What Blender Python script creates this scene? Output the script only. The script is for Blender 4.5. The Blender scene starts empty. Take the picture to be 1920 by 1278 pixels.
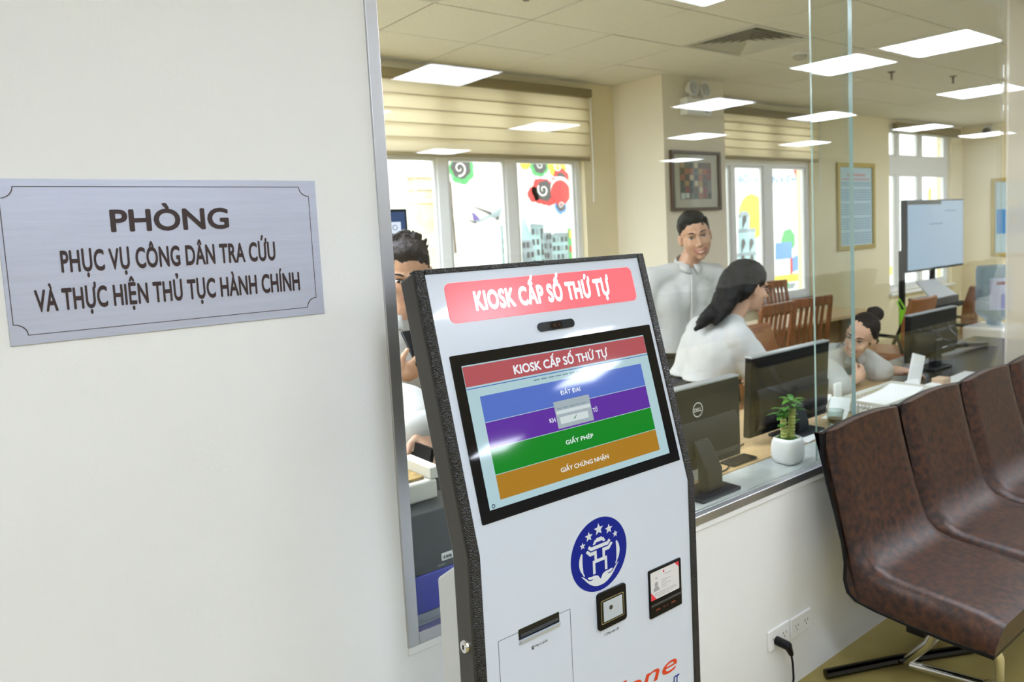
import bpy, bmesh, math, random
from mathutils import Vector, Matrix
random.seed(7)
SC = bpy.context.scene
COL = SC.collection
PI = math.pi

# ---------------------------------------------------------------- camera
EYE = Vector((0.0, 0.0, 1.602))
YAW, PITCH, ROLL = 0.70196, 0.09399, 0.04429
FPX = 1438.44
fw = Vector((math.sin(YAW)*math.cos(PITCH), math.cos(YAW)*math.cos(PITCH), -math.sin(PITCH)))
r0 = Vector((math.cos(YAW), -math.sin(YAW), 0))
d0 = fw.cross(r0)
rt = math.cos(ROLL)*r0 + math.sin(ROLL)*d0
dn = -math.sin(ROLL)*r0 + math.cos(ROLL)*d0
cam = bpy.data.cameras.new('camera')
cam.sensor_width = 36.0
cam.lens = FPX/1920*36.0
cam.shift_x = -130.44/1920
cam.shift_y = -73.62/1920
cam.clip_start = 0.05
cam.clip_end = 200
cam.dof.use_dof = True
cam.dof.focus_distance = 1.58
cam.dof.aperture_fstop = 5.0
co = bpy.data.objects.new('camera', cam)
M = Matrix.Identity(4)
for i in range(3):
    M[i][0] = rt[i]; M[i][1] = -dn[i]; M[i][2] = -fw[i]; M[i][3] = EYE[i]
co.matrix_world = M
COL.objects.link(co)
SC.camera = co

# ---------------------------------------------------------------- light and exposure
PANEL_L = 21.5            # radiance of the LED ceiling panels
SKY_L = 4.6               # bright overcast sky outside
EXPOSURE = 0.23
SC.view_settings.view_transform = 'Standard'
SC.view_settings.look = 'None'
SC.view_settings.gamma = 1.0
SC.view_settings.use_curve_mapping = False
SC.view_settings.exposure = EXPOSURE
w = bpy.data.worlds.new('overcast_sky')
SC.world = w
w.use_nodes = True
bg = w.node_tree.nodes['Background']
bg.inputs[0].default_value = (0.93, 0.97, 1.0, 1)
bg.inputs[1].default_value = SKY_L
SC.cycles.transparent_max_bounces = 32
SC.cycles.max_bounces = 10
SC.cycles.diffuse_bounces = 5
SC.cycles.sample_clamp_indirect = 6.0
SC.cycles.use_denoising = True

# ---------------------------------------------------------------- materials
def lin(c):
    c = c/255.0
    return c/12.92 if c <= 0.04045 else ((c+0.055)/1.055)**2.4
def rgb(r, g, b): return (lin(r), lin(g), lin(b), 1)
MATS = {}
def mat(name, col, rough=0.5, metal=0.0, spec=0.5, bump=0.0, bscale=80.0, var=0.0, vscale=8.0, coat=0.0, emit=None, es=0.0, alpha=None, stretch=None, col2=None, detail=3.0):
    if name in MATS: return MATS[name]
    m = bpy.data.materials.new(name); m.use_nodes = True
    nt = m.node_tree; p = nt.nodes['Principled BSDF']
    p.inputs['Base Color'].default_value = col
    p.inputs['Roughness'].default_value = rough
    p.inputs['Metallic'].default_value = metal
    p.inputs['Specular IOR Level'].default_value = spec
    p.inputs['Coat Weight'].default_value = coat
    p.inputs['Coat Roughness'].default_value = 0.05
    if emit:
        p.inputs['Emission Color'].default_value = emit
        p.inputs['Emission Strength'].default_value = es
    if bump or var or col2:
        tc = nt.nodes.new('ShaderNodeTexCoord')
        src = tc.outputs['Object']
        if stretch:
            mp = nt.nodes.new('ShaderNodeMapping'); mp.inputs['Scale'].default_value = stretch
            nt.links.new(src, mp.inputs[0]); src = mp.outputs[0]
    if bump:
        n = nt.nodes.new('ShaderNodeTexNoise'); n.inputs['Scale'].default_value = bscale; n.inputs['Detail'].default_value = detail
        b = nt.nodes.new('ShaderNodeBump'); b.inputs['Strength'].default_value = bump; b.inputs['Distance'].default_value = 0.01
        nt.links.new(src, n.inputs['Vector']); nt.links.new(n.outputs['Fac'], b.inputs['Height']); nt.links.new(b.outputs[0], p.inputs['Normal'])
    if var or col2:
        n = nt.nodes.new('ShaderNodeTexNoise'); n.inputs['Scale'].default_value = vscale; n.inputs['Detail'].default_value = 4
        nt.links.new(src, n.inputs['Vector'])
        r = nt.nodes.new('ShaderNodeValToRGB')
        r.color_ramp.elements[0].position = 0.35; r.color_ramp.elements[1].position = 0.65
        c2 = col2 or tuple(min(1, c*(1+var)) for c in col[:3])+(1,)
        c1 = col if col2 else tuple(c*(1-var) for c in col[:3])+(1,)
        r.color_ramp.elements[0].color = c1; r.color_ramp.elements[1].color = c2
        nt.links.new(n.outputs['Fac'], r.inputs[0]); nt.links.new(r.outputs[0], p.inputs['Base Color'])
    MATS[name] = m
    return m

def emitter(name, col, s):
    m = bpy.data.materials.new(name); m.use_nodes = True
    nt = m.node_tree; nt.nodes.clear()
    e = nt.nodes.new('ShaderNodeEmission'); e.inputs[0].default_value = col; e.inputs[1].default_value = s
    o = nt.nodes.new('ShaderNodeOutputMaterial'); nt.links.new(e.outputs[0], o.inputs[0])
    MATS[name] = m
    return m

def glass_mat(name, tint, extra=None, mixf=0.0, boost=1.0):
    """thin pane: Fresnel mirror over clear transmission (both faces use the outside index)"""
    m = bpy.data.materials.new(name); m.use_nodes = True
    nt = m.node_tree; nt.nodes.clear()
    o = nt.nodes.new('ShaderNodeOutputMaterial')
    g = nt.nodes.new('ShaderNodeNewGeometry')
    ma = nt.nodes.new('ShaderNodeMath'); ma.operation = 'MULTIPLY_ADD'
    ma.inputs[1].default_value = 1/1.5-1.5; ma.inputs[2].default_value = 1.5
    nt.links.new(g.outputs['Backfacing'], ma.inputs[0])
    f = nt.nodes.new('ShaderNodeFresnel'); nt.links.new(ma.outputs[0], f.inputs['IOR'])
    t = nt.nodes.new('ShaderNodeBsdfTransparent'); t.inputs[0].default_value = tint
    gl = nt.nodes.new('ShaderNodeBsdfGlossy'); gl.inputs['Roughness'].default_value = 0.0
    mx = nt.nodes.new('ShaderNodeMixShader')
    mb = nt.nodes.new('ShaderNodeMath'); mb.operation = 'MULTIPLY'; mb.inputs[1].default_value = boost
    nt.links.new(f.outputs[0], mb.inputs[0])
    nt.links.new(mb.outputs[0], mx.inputs[0]); nt.links.new(t.outputs[0], mx.inputs[1]); nt.links.new(gl.outputs[0], mx.inputs[2])
    out = mx.outputs[0]
    if extra:
        d = nt.nodes.new('ShaderNodeBsdfTranslucent'); d.inputs[0].default_value = extra
        d2 = nt.nodes.new('ShaderNodeBsdfDiffuse'); d2.inputs[0].default_value = extra
        md = nt.nodes.new('ShaderNodeMixShader'); md.inputs[0].default_value = 0.5
        nt.links.new(d.outputs[0], md.inputs[1]); nt.links.new(d2.outputs[0], md.inputs[2])
        m2 = nt.nodes.new('ShaderNodeMixShader'); m2.inputs[0].default_value = mixf
        nt.links.new(out, m2.inputs[1]); nt.links.new(md.outputs[0], m2.inputs[2]); out = m2.outputs[0]
    nt.links.new(out, o.inputs[0])
    MATS[name] = m
    return m

WALL = mat('painted_wall_ivory', (0.775, 0.785, 0.775, 1), 0.75, bump=0.04, bscale=160, var=0.012, vscale=3)
CREAM = mat('painted_wall_cream', (0.79, 0.70, 0.48, 1), 0.7, bump=0.04, bscale=160, var=0.02, vscale=2)
COLM = mat('painted_column', (0.80, 0.735, 0.60, 1), 0.7, bump=0.04, bscale=160)
TILE = mat('mineral_fibre_tile', (0.78, 0.755, 0.68, 1), 0.9, bump=0.25, bscale=120, var=0.06, vscale=90)
TBAR = mat('ceiling_grid_bar', (0.14, 0.11, 0.06, 1), 0.7)
HCEIL = mat('hall_ceiling', (0.78, 0.77, 0.72, 1), 0.9)
FLOOR = mat('floor_tile_olive', (0.31, 0.245, 0.080, 1), 0.5, spec=0.25, bump=0.02, bscale=20, var=0.06, vscale=5)
STEEL = mat('brushed_steel', (0.58, 0.59, 0.62, 1), 0.42, 1.0, bump=0.05, bscale=60, stretch=(1, 1, 0.05), var=0.12, vscale=6)
CHROME = mat('chrome', (0.82, 0.82, 0.82, 1), 0.08, 1.0)
GREY_M = mat('dark_grey_metal', (0.06, 0.06, 0.06, 1), 0.4)
PLAQUE = mat('brushed_plaque', (0.50, 0.535, 0.66, 1), 0.45, 0.45, bump=0.03, bscale=260, stretch=(0.06, 1, 1), var=0.03, vscale=160)
INK = mat('engraved_brown_ink', rgb(48, 30, 30), 0.5)
KWHITE = mat('kiosk_white', (0.55, 0.605, 0.69, 1), 0.22, spec=0.5, coat=1.0)
KBACK = mat('kiosk_back_white', (0.70, 0.72, 0.73, 1), 0.4)
KBROWN = mat('kiosk_shell_grey_brown', (0.040, 0.034, 0.027, 1), 0.45, bump=0.03, bscale=300)
KBLACK = mat('kiosk_hammered_black', (0.005, 0.005, 0.006, 1), 0.2, bump=0.55, bscale=520, detail=0)
BLACKG = mat('black_glass', (0.004, 0.004, 0.006, 1), 0.03, spec=0.5)
BLACKP = mat('black_plastic', (0.003, 0.003, 0.004, 1), 0.45, spec=0.2)
DARKP = mat('charcoal_plastic', (0.014, 0.016, 0.018, 1), 0.5, spec=0.2)
WHITEP = mat('white_plastic', (0.80, 0.81, 0.81, 1), 0.35)
OFFW = mat('off_white_plastic', (0.74, 0.72, 0.64, 1), 0.4)
PAPER = mat('white_paper', (0.84, 0.84, 0.83, 1), 0.8)
UPVC = mat('white_window_frame', (0.82, 0.83, 0.84, 1), 0.35)
LEATH = mat('mottled_brown_leather', (0.015, 0.008, 0.007, 1), 0.38, spec=0.33, bump=0.10, bscale=420, var=0.0, vscale=46, col2=(0.062, 0.023, 0.011, 1))
TAN = mat('tan_leather', (0.30, 0.105, 0.025, 1), 0.4, bump=0.08, bscale=200)
WOODR = mat('reddish_wood', (0.27, 0.095, 0.03, 1), 0.35, bump=0.05, bscale=30, stretch=(4, 4, 0.5), var=0.25, vscale=9)
WOODL = mat('pale_wood', (0.52, 0.355, 0.18, 1), 0.4, stretch=(0.6, 6, 6), var=0.10, vscale=7)
MARBLE = mat('grey_white_marble', (0.42, 0.45, 0.43, 1), 0.18, var=0.0, vscale=5, col2=(0.62, 0.64, 0.62, 1))
GLASS = glass_mat('clear_pane', (0.965, 0.985, 0.975, 1))
GLASSW = glass_mat('window_pane', (0.97, 0.98, 0.98, 1))
GLASS_HAZE = glass_mat('film_covered_pane', (0.96, 0.97, 0.95, 1), (0.70, 0.67, 0.58, 1), 0.50)  # beige diffuse mix stands in for a pale reflection in the glass
GEDGE = mat('green_glass_edge', (0.22, 0.33, 0.33, 1), 0.15, spec=0.6)
GEDGE2 = mat('pale_glass_edge', (0.30, 0.42, 0.39, 1), 0.15, spec=0.6)
BLIND = mat('zebra_blind_fabric', (0.62, 0.52, 0.34, 1), 0.9, bump=0.1, bscale=300)
BRAIL = mat('bronze_rail', (0.20, 0.155, 0.065, 1), 0.45)
LEAF = mat('leaf_green', (0.055, 0.19, 0.02, 1), 0.4, var=0.3, vscale=20)
STALK = mat('bamboo_stalk', (0.33, 0.36, 0.09, 1), 0.45, var=0.15, vscale=30)
CERAM = mat('white_ceramic', (0.76, 0.76, 0.74, 1), 0.12, coat=0.3)
SKIN = mat('skin', (0.46, 0.255, 0.155, 1), 0.5, var=0.05, vscale=12)
SKINL = mat('skin_light', (0.56, 0.33, 0.22, 1), 0.5, var=0.05, vscale=12)
HAIR = mat('black_hair', (0.006, 0.0045, 0.004, 1), 0.55, spec=0.25, bump=0.5, bscale=60, stretch=(6, 6, 1))
HAIRB = mat('dark_brown_hair', (0.013, 0.007, 0.005, 1), 0.6, spec=0.25, bump=0.6, bscale=70)
SHIRT = mat('white_shirt_cloth', (0.48, 0.475, 0.46, 1), 0.85, bump=0.8, bscale=10, detail=2.5)
TROUS = mat('dark_trouser_cloth', (0.018, 0.017, 0.018, 1), 0.8)
LIPS = mat('lips', (0.36, 0.10, 0.08, 1), 0.4)
TEETH = mat('teeth', (0.75, 0.72, 0.66, 1), 0.3)
EYEW = mat('eye_white', (0.65, 0.62, 0.58, 1), 0.3)
EYED = mat('eye_dark', (0.012, 0.008, 0.006, 1), 0.2)

def flat(name, r, g, b, rough=0.6):
    return mat(name, rgb(r, g, b), rough)

# ---------------------------------------------------------------- mesh helpers
class B:
    def __init__(s): s.bm = bmesh.new(); s.mi = 0
    def _tag(s, f0):
        for f in list(s.bm.faces)[f0:]: f.material_index = s.mi
    def box(s, c, d, rot=None):
        n = len(s.bm.faces)
        m = Matrix.Translation(Vector(c))
        if rot is not None: m = m @ rot.to_4x4()
        m = m @ Matrix.Diagonal((d[0], d[1], d[2], 1))
        bmesh.ops.create_cube(s.bm, size=1, matrix=m); s.bm.faces.ensure_lookup_table(); s._tag(n); return s
    def bx(s, x0, x1, y0, y1, z0, z1):
        return s.box(((x0+x1)/2, (y0+y1)/2, (z0+z1)/2), (abs(x1-x0), abs(y1-y0), abs(z1-z0)))
    def frame(s, p, q):
        z = (Vector(q)-Vector(p)).normalized()
        a = Vector((0, 0, 1)) if abs(z.z) < 0.95 else Vector((0, 1, 0))
        x = a.cross(z).normalized(); y = z.cross(x)
        return x, y, z
    def cyl(s, p, q, r1, r2=None, n=16):
        r2 = r1 if r2 is None else r2
        return s.tube([p, q], [r1, r2], n)
    def tube(s, pts, r, n=8, closed=False):
        k = len(s.bm.faces)
        pts = [Vector(p) for p in pts]
        rs = r if isinstance(r, (list, tuple)) else [r]*len(pts)
        rings = []; prevx = None
        N = len(pts)
        for i, p in enumerate(pts):
            if closed: t = (pts[(i+1) % N]-pts[i-1])
            else: t = pts[min(i+1, N-1)]-pts[max(i-1, 0)]
            t.normalize()
            if prevx is None:
                a = Vector((0, 0, 1)) if abs(t.z) < 0.9 else Vector((0, 1, 0))
                x = a.cross(t).normalized()
            else:
                x = (prevx - t*prevx.dot(t)).normalized()
            prevx = x; y = t.cross(x)
            rings.append([s.bm.verts.new(p + (x*math.cos(2*PI*j/n)+y*math.sin(2*PI*j/n))*rs[i]) for j in range(n)])
        m = N if closed else N-1
        for i in range(m):
            a, b = rings[i], rings[(i+1) % N]
            for j in range(n):
                s.bm.faces.new((a[j], a[(j+1) % n], b[(j+1) % n], b[j]))
        if not closed:
            s.bm.faces.new(rings[0][::-1]); s.bm.faces.new(rings[-1])
        s.bm.faces.ensure_lookup_table(); s._tag(k); return s
    def lathe(s, prof, c=(0, 0, 0), n=24, M=None):
        k = len(s.bm.faces)
        c = Vector(c); rings = []
        for r, z in prof:
            if r < 1e-6: v = Vector((0, 0, z)); v = (M @ v if M else v)+c; rings.append([s.bm.verts.new(v)])
            else:
                L = []
                for j in range(n):
                    v = Vector((r*math.cos(2*PI*j/n), r*math.sin(2*PI*j/n), z)); v = (M @ v if M else v)+c
                    L.append(s.bm.verts.new(v))
                rings.append(L)
        for a, b in zip(rings, rings[1:]):
            for j in range(n):
                if len(a) == 1 and len(b) == 1: continue
                if len(a) == 1: s.bm.faces.new((a[0], b[(j+1) % n], b[j]))
                elif len(b) == 1: s.bm.faces.new((a[j], a[(j+1) % n], b[0]))
                else: s.bm.faces.new((a[j], a[(j+1) % n], b[(j+1) % n], b[j]))
        s.bm.faces.ensure_lookup_table(); s._tag(k); return s
    def prism(s, pts, off):
        """closed polygon (3D points) extruded by vector off"""
        k = len(s.bm.faces); off = Vector(off)
        a = [s.bm.verts.new(Vector(p)) for p in pts]; b = [s.bm.verts.new(Vector(p)+off) for p in pts]
        n = len(a)
        s.bm.faces.new(a); s.bm.faces.new(b[::-1])
        for i in range(n): s.bm.faces.new((a[(i+1) % n], a[i], b[i], b[(i+1) % n]))
        s.bm.faces.ensure_lookup_table(); s._tag(k); return s
    def ell(s, c, r, rot=None, n=12):
        k = len(s.bm.faces)
        m = Matrix.Translation(Vector(c))
        if rot is not None: m = m @ rot.to_4x4()
        m = m @ Matrix.Diagonal((r[0], r[1], r[2], 1))
        bmesh.ops.create_uvsphere(s.bm, u_segments=n+4, v_segments=n, radius=1, matrix=m); s.bm.faces.ensure_lookup_table(); s._tag(k); return s
    def cap(s, p, r1, q, r2, n=10):
        p = Vector(p); q = Vector(q)
        s.ell(p, (r1,)*3, None, n); s.ell(q, (r2,)*3, None, n)
        if (q-p).length > 1e-4: s.tube([p, q], [r1, r2], n+4)
        return s
    def grid(s, rows, closed_u=False):
        k = len(s.bm.faces)
        V = [[s.bm.verts.new(Vector(p)) for p in r] for r in rows]
        for a, b in zip(V, V[1:]):
            m = len(a)
            for j in range(m if closed_u else m-1):
                s.bm.faces.new((a[j], a[(j+1) % m], b[(j+1) % m], b[j]))
        s.bm.faces.ensure_lookup_table(); s._tag(k); return V

def obj(name, b, m, parent=None, bevel=0.0, seg=2, angle=35, kind=None, raw=False):
    me = bpy.data.meshes.new(name)
    bm = b.bm
    if not raw: bmesh.ops.recalc_face_normals(bm, faces=bm.faces)
    if parent is not None:
        off = parent['_base'] if '_base' in parent else None
        if off is not None: bmesh.ops.translate(bm, verts=bm.verts, vec=-Vector(off))
    bm.to_mesh(me); bm.free()
    ms = m if isinstance(m, (list, tuple)) else [m]
    for x in ms: me.materials.append(x)
    for p in me.polygons: p.use_smooth = True
    me.set_sharp_from_angle(angle=math.radians(angle))
    o = bpy.data.objects.new(name, me); COL.objects.link(o)
    if parent is not None:
        o.parent = parent
        if '_base' in parent: o['_base'] = list(parent['_base'])
    else: o['_base'] = [0.0, 0.0, 0.0]
    if bevel:
        mo = o.modifiers.new('bevel', 'BEVEL'); mo.width = bevel; mo.segments = seg; mo.limit_method = 'ANGLE'; mo.angle_limit = math.radians(40)
    if kind: o['kind'] = kind
    return o
def thing(name, label, cat, loc=(0, 0, 0), group=None):
    o = bpy.data.objects.new(name, None); COL.objects.link(o)
    o.empty_display_size = 0.1
    o.location = loc; o['_base'] = list(map(float, loc)); o['label'] = label; o['category'] = cat
    if group: o['group'] = group
    return o
def tag(o, label, cat, group=None):
    o['label'] = label; o['category'] = cat
    if group: o['group'] = group
    return o
def dup(root, loc, rotz=None, label=None):
    r = root.copy(); COL.objects.link(r); r.location = loc
    if rotz is not None: r.rotation_euler = (0, 0, rotz)
    if label: r['label'] = label
    for ch in list(root.children):
        c = ch.copy(); COL.objects.link(c); c.parent = r
        for g in list(ch.children):
            d = g.copy(); COL.objects.link(d); d.parent = c
    return r

def text(body, width, height, Mw, m, name, parent, bold=0.0, ext=0.0004, align='C', shear=0.0, spacing=1.0):
    """flat lettering: width of the run and cap height in metres, laid into frame Mw (x along, y up, z out)"""
    c = bpy.data.curves.new('lettering', 'FONT'); c.body = body; c.size = 1.0; c.offset = 0.0; c.resolution_u = 4; c.shear = shear; c.space_character = spacing
    o = bpy.data.objects.new('lettering_source', c); COL.objects.link(o)
    bpy.context.view_layer.update()
    dg = bpy.context.evaluated_depsgraph_get()
    me = bpy.data.meshes.new_from_object(o.evaluated_get(dg))
    bpy.data.objects.remove(o); bpy.data.curves.remove(c)
    me.materials.clear()
    if bold > 0.003:          # thicken the strokes with shifted copies in the same plane
        bb = bmesh.new()
        for k in range(9):
            f0 = len(bb.verts); bb.from_mesh(me); bb.verts.ensure_lookup_table()
            d = Vector((0, 0, 0)) if k == 8 else Vector((math.cos(PI*k/4), math.sin(PI*k/4), 0))*bold
            for v in list(bb.verts)[f0:]: v.co += d; v.co.z = k*1.6e-5
        bb.to_mesh(me); bb.free()
    xs = [v.co.x for v in me.vertices]
    x0, x1 = min(xs), max(xs)
    sx = width/(x1-x0); sy = height/0.715
    cx = {'C': (x0+x1)/2, 'L': x0, 'R': x1}[align]
    base = Vector(parent['_base']) if parent is not None and '_base' in parent else Vector()
    for v in me.vertices:
        p = Vector(((v.co.x-cx)*sx, v.co.y*sy, ext+(v.co.z if bold > 0.003 else 0)))
        v.co = (Mw @ p) - base
    me.materials.append(m)
    ob = bpy.data.objects.new(name, me); COL.objects.link(ob)
    if parent is not None: ob.parent = parent; ob['_base'] = list(base)
    return ob

def rrect(x0, x1, y0, y1, r, n=5):
    P = []
    for cx, cy, a in ((x1-r, y0+r, -90), (x1-r, y1-r, 0), (x0+r, y1-r, 90), (x0+r, y0+r, 180)):
        for i in range(n+1):
            t = math.radians(a+90*i/n); P.append((cx+r*math.cos(t), cy+r*math.sin(t)))
    return P
def ring_poly(outer, inner):
    return outer + [outer[0]] + [inner[0]] + inner[::-1]

# ================================================================ SETTING
WY = 1.489                     # hall face of the partition wall
def struct(name, b, m, parent=None, **k):
    o = obj(name, b, m, parent, **k)
    if parent is None: o['kind'] = 'structure'
    return o
FL = struct('floor', B().bx(-3, 13, -10.5, 4.9, -0.1, 0), FLOOR)
CZ = 2.746
# partition wall between hall and office
b = B()
b.bx(-3, 0.7175, WY, WY+0.15, 0, CZ)
b.bx(0.7175, 7.6, WY, WY+0.15, 0, 0.708)
b.bx(0.7175, 7.6, WY, WY+0.15, 2.62, CZ)
b.bx(7.6, 13, WY, WY+0.15, 0, CZ)
struct('wall_partition', b, WALL)
struct('trim_1', B().bx(0.7175, 7.6, WY-0.004, WY+0.012, 0.690, 0.7085), WALL, bevel=0.002)
# hall shell
struct('wall_left', B().bx(-3.1, -3, -10.5, WY, 0, CZ), WALL)
struct('wall_rear', B().bx(-3.1, 13.1, -10.6, -10.5, 0, CZ), WALL)
struct('wall_right', B().bx(13, 13.1, -10.5, 4.9, 0, CZ), WALL)
HC = struct('ceiling_hall', B().bx(-3, 13, -10.5, WY+0.03, CZ, CZ+0.1), HCEIL)
HC.name = 'ceiling_1'
# office shell
OX0, OX1, OY1 = -3.0, 10.83, 4.66
def wall_with_holes(x0, x1, y0, y1, z1, holes, mb):
    xs = x0
    for (a, c, z0, zt) in holes:
        mb.bx(xs, a, y0, y1, 0, z1); mb.bx(a, c, y0, y1, 0, z0); mb.bx(a, c, y0, y1, zt, z1); xs = c
    mb.bx(xs, x1, y0, y1, 0, z1)
    return mb
WIN = [(0.55, 4.03, 0.80, 2.68), (5.55, 7.23, 0.77, 2.66), (8.85, 10.5, 0.66, 2.68)]
struct('wall_back', wall_with_holes(OX0, OX1+0.1, OY1, OY1+0.2, CZ+0.05, WIN, B()), CREAM)
struct('wall_end', B().bx(OX1, OX1+0.1, WY, OY1+0.2, 0, CZ+0.05), CREAM)
struct('wall_office_left', B().bx(OX0-0.1, OX0, WY, OY1+0.2, 0, CZ+0.05), CREAM)
cb = B().bx(4.37, 5.10, 4.11, OY1, 0, CZ+0.02)
struct('wall_column', cb, COLM)
b = B(); b.bx(OX0, 4.37, OY1-0.012, OY1, 0, 0.12); b.bx(5.1, OX1, OY1-0.012, OY1, 0, 0.12)
struct('baseboard_back', b, mat('skirting', (0.55, 0.47, 0.30, 1), 0.4))
struct('baseboard_end', B().bx(OX1-0.012, OX1, WY+0.15, OY1-0.012, 0, 0.12), MATS['skirting'])
# office ceiling: slab, grid bars (recessed), one panel per cell
OC = struct('ceiling_2', B().bx(OX0, OX1, WY+0.031, OY1, CZ+0.03, CZ+0.1), HCEIL)
GX0, GY0, P6 = 2.0236, 3.4176, 0.6
b = B()
for i in range(-8, 16):
    x = GX0+P6*i
    if OX0 < x < OX1: b.bx(x-0.012, x+0.012, WY+0.16, OY1, CZ+0.004, CZ+0.03)
for j in range(-3, 3):
    y = GY0+P6*j
    if WY+0.15 < y < OY1: b.bx(OX0, OX1, y-0.012, y+0.012, CZ+0.005, CZ+0.0295)
g = obj('ceiling_grid', b, TBAR, OC, kind='stuff')
LIT = {(i, -3) for i in (-6,)} | {(-1, -1), (-1, 1), (-4, 0), (-6, 0)}
VENTS = {(3, -1), (-1, -1)}
LIT.discard((-1, -1)); LIT |= {(-3, -1), (8, -3), (11, -2), (13, -3), (-8, -1), (-2, 0), (-2, -2), (-4, -2), (1, -4)}
tile_me = None
def cell(i, j, gap=0.0052):
    return (max(GX0+P6*i, OX0)+gap, min(GX0+P6*(i+1), OX1)-gap, max(GY0+P6*j, WY+0.15)+gap, min(GY0+P6*(j+1), OY1)-gap)
for j in range(-4, 3):
    for i in range(-9, 15):
        x0, x1, y0, y1 = cell(i, j)
        if x1-x0 < 0.02 or y1-y0 < 0.02 or (i, j) in LIT or (i, j) in VENTS: continue
        if j == 2 or j == 1:
            if 4.37 < x0 and x1 < 5.1 and y0 > 4.1: continue
        dz = random.uniform(-0.0012, 0.0012)
        full = abs((x1-x0)-(P6-0.0104)) < 1e-4 and abs((y1-y0)-(P6-0.0104)) < 1e-4
        if full and tile_me:
            o = bpy.data.objects.new('ceiling_tile', tile_me); COL.objects.link(o); o.parent = OC
        elif full:
            o = obj('ceiling_tile', B().bx(-(P6-0.0104)/2, (P6-0.0104)/2, -(P6-0.0104)/2, (P6-0.0104)/2, 0, 0.012), TILE, OC); tile_me = o.data
        else:
            o = obj('ceiling_tile', B().bx(x0-(x0+x1)/2, x1-(x0+x1)/2, y0-(y0+y1)/2, y1-(y0+y1)/2, 0, 0.012), TILE, OC)
        o.location = ((x0+x1)/2, (y0+y1)/2, CZ+dz)

# LED panels: those of the hall are seen mirrored in the glass
LED = emitter('led_panel_light', (0.925, 0.995, 1.13, 1), PANEL_L)
LEDF = mat('led_panel_rim', (0.8, 0.8, 0.8, 1), 0.4)
def panel_proto():
    t = thing('ceiling_light', 'square white LED panel in the hall ceiling, seen mirrored in the glass partition', 'light', (0, 0, 0), 'LED panels of the waiting hall')
    r = B()
    for (x0, x1, y0, y1) in ((-.3, .3, -.3, -.288), (-.3, .3, .288, .3), (-.3, -.288, -.288, .288), (.288, .3, -.288, .288)): r.bx(x0, x1, y0, y1, -0.008, 0.0)
    obj('frame', r, LEDF, t)
    obj('diffuser', B().bx(-.288, .288, -.288, .288, -0.006, -0.001), LED, t)
    return t
PP = panel_proto()
HALL = [(2.95, -1.86), (5.36, 0.60), (5.36, -0.14), (5.9, -1.86), (7.8, -3.71), (7.8, -1.86), (7.8, -0.14), (10.25, -3.71), (10.2, -1.86), (5.5, -6.26), (10.3, -6.26),
        (5.3, -3.75), (2.95, 0.60), (3.02, -3.71), (2.95, -6.26), (0.5, -1.86), (0.5, -3.71), (0.5, -0.25), (-1.9, -1.86), (-1.9, -0.55), (-1.9, -4.2), (0.5, -6.3), (10.3, 0.3), (12.2, -1.86)]
SEEN = ['its mirror image covers the rail of the left window blind', 'biggest mirror image, at the upper right', 'mirror image cut by the glass edges', 'mirror image over the emergency light', 'mirror image on the column above the picture',
    'mirror image just left of the thick glass edge', 'mirror image above the far window, cut by the hazy pane', 'mirror image at the right end of the second blind', 'mirror image over the top of the far window', 'mirror image low on the left blind', 'mirror image on the picture frame',
    'mirror image at the right end of the left blind']
for k, (x, y) in enumerate(HALL):
    o = PP if k == 0 else dup(PP, (x, y, CZ))
    o.location = (x, y, CZ)
    o['label'] = 'square hall LED panel, ' + SEEN[k] if k < len(SEEN) else 'square white LED panel in the hall ceiling, outside the picture'
for (i, j) in sorted(LIT):  # panels added out of view to brighten the office
    o = dup(PP, (GX0+P6*(i+.5), GY0+P6*(j+.5), CZ), None, 'square white LED panel in the office ceiling, outside the picture')
    o['group'] = 'LED panels of the office'

# ---------------------------------------------------------------- frame and panes of the glass partition
t = thing('window_frame_steel', 'brushed steel channel edging the glass partition beside the white sign wall', 'window frame', (0.73, WY, 0.708))
obj('upright', B().bx(0.7175, 0.7445, WY-0.006, WY+0.02, 0.7085, 2.62), STEEL, t, bevel=0.0015)
obj('bottom_rail', B().bx(0.7445, 7.6, WY-0.006, WY+0.02, 0.7085, 0.736), STEEL, t, bevel=0.0015)
obj('caulk_smear', B().bx(0.80, 0.835, WY-0.0068, WY-0.006, 0.712, 0.730), mat('old_yellow_glue', (0.45, 0.33, 0.06, 1), 0.6, var=0.3, vscale=60), t)
GY = 1.500
def pane(name, label, x0, x1, y, g, left=None, right=None, z0=0.7365, z1=2.615, th=0.010):
    b = B(); b.bx(x0, x1, y, y+th, z0, z1)
    b.bm.normal_update()
    for f in b.bm.faces:
        f.material_index = 1 if (left and f.normal.x < -0.5) else 2 if (right and f.normal.x > 0.5) else 0
    o = obj(name, b, [g, left or GEDGE, right or GEDGE])
    return tag(o, label, 'glass pane')
pane('glass_pane', 'clear glass pane behind the ticket kiosk, ending at the thick green edge', 0.746, 2.594, GY+0.003, GLASS, None, GEDGE, th=0.016)
pane('glass_pane', 'clear glass pane overlapping behind the first, starting at the thin green edge', 2.364, 3.990, GY+0.022, GLASS, GEDGE2, None, th=0.007)
pane('glass_pane', 'hazy film covered glass pane at the far right edge of the partition', 3.994, 5.6, GY+0.003, GLASS_HAZE)
pane('glass_pane', 'clear glass pane beyond the right edge of the picture', 5.605, 7.595, GY+0.003, GLASS)
MS = obj('marble_sill', B().bx(0.72, 7.6, WY+0.021, 1.672, 0.709, 0.7365), MARBLE, bevel=0.002)
tag(MS, 'grey white marble slab topping the low wall behind the glass', 'sill')

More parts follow.
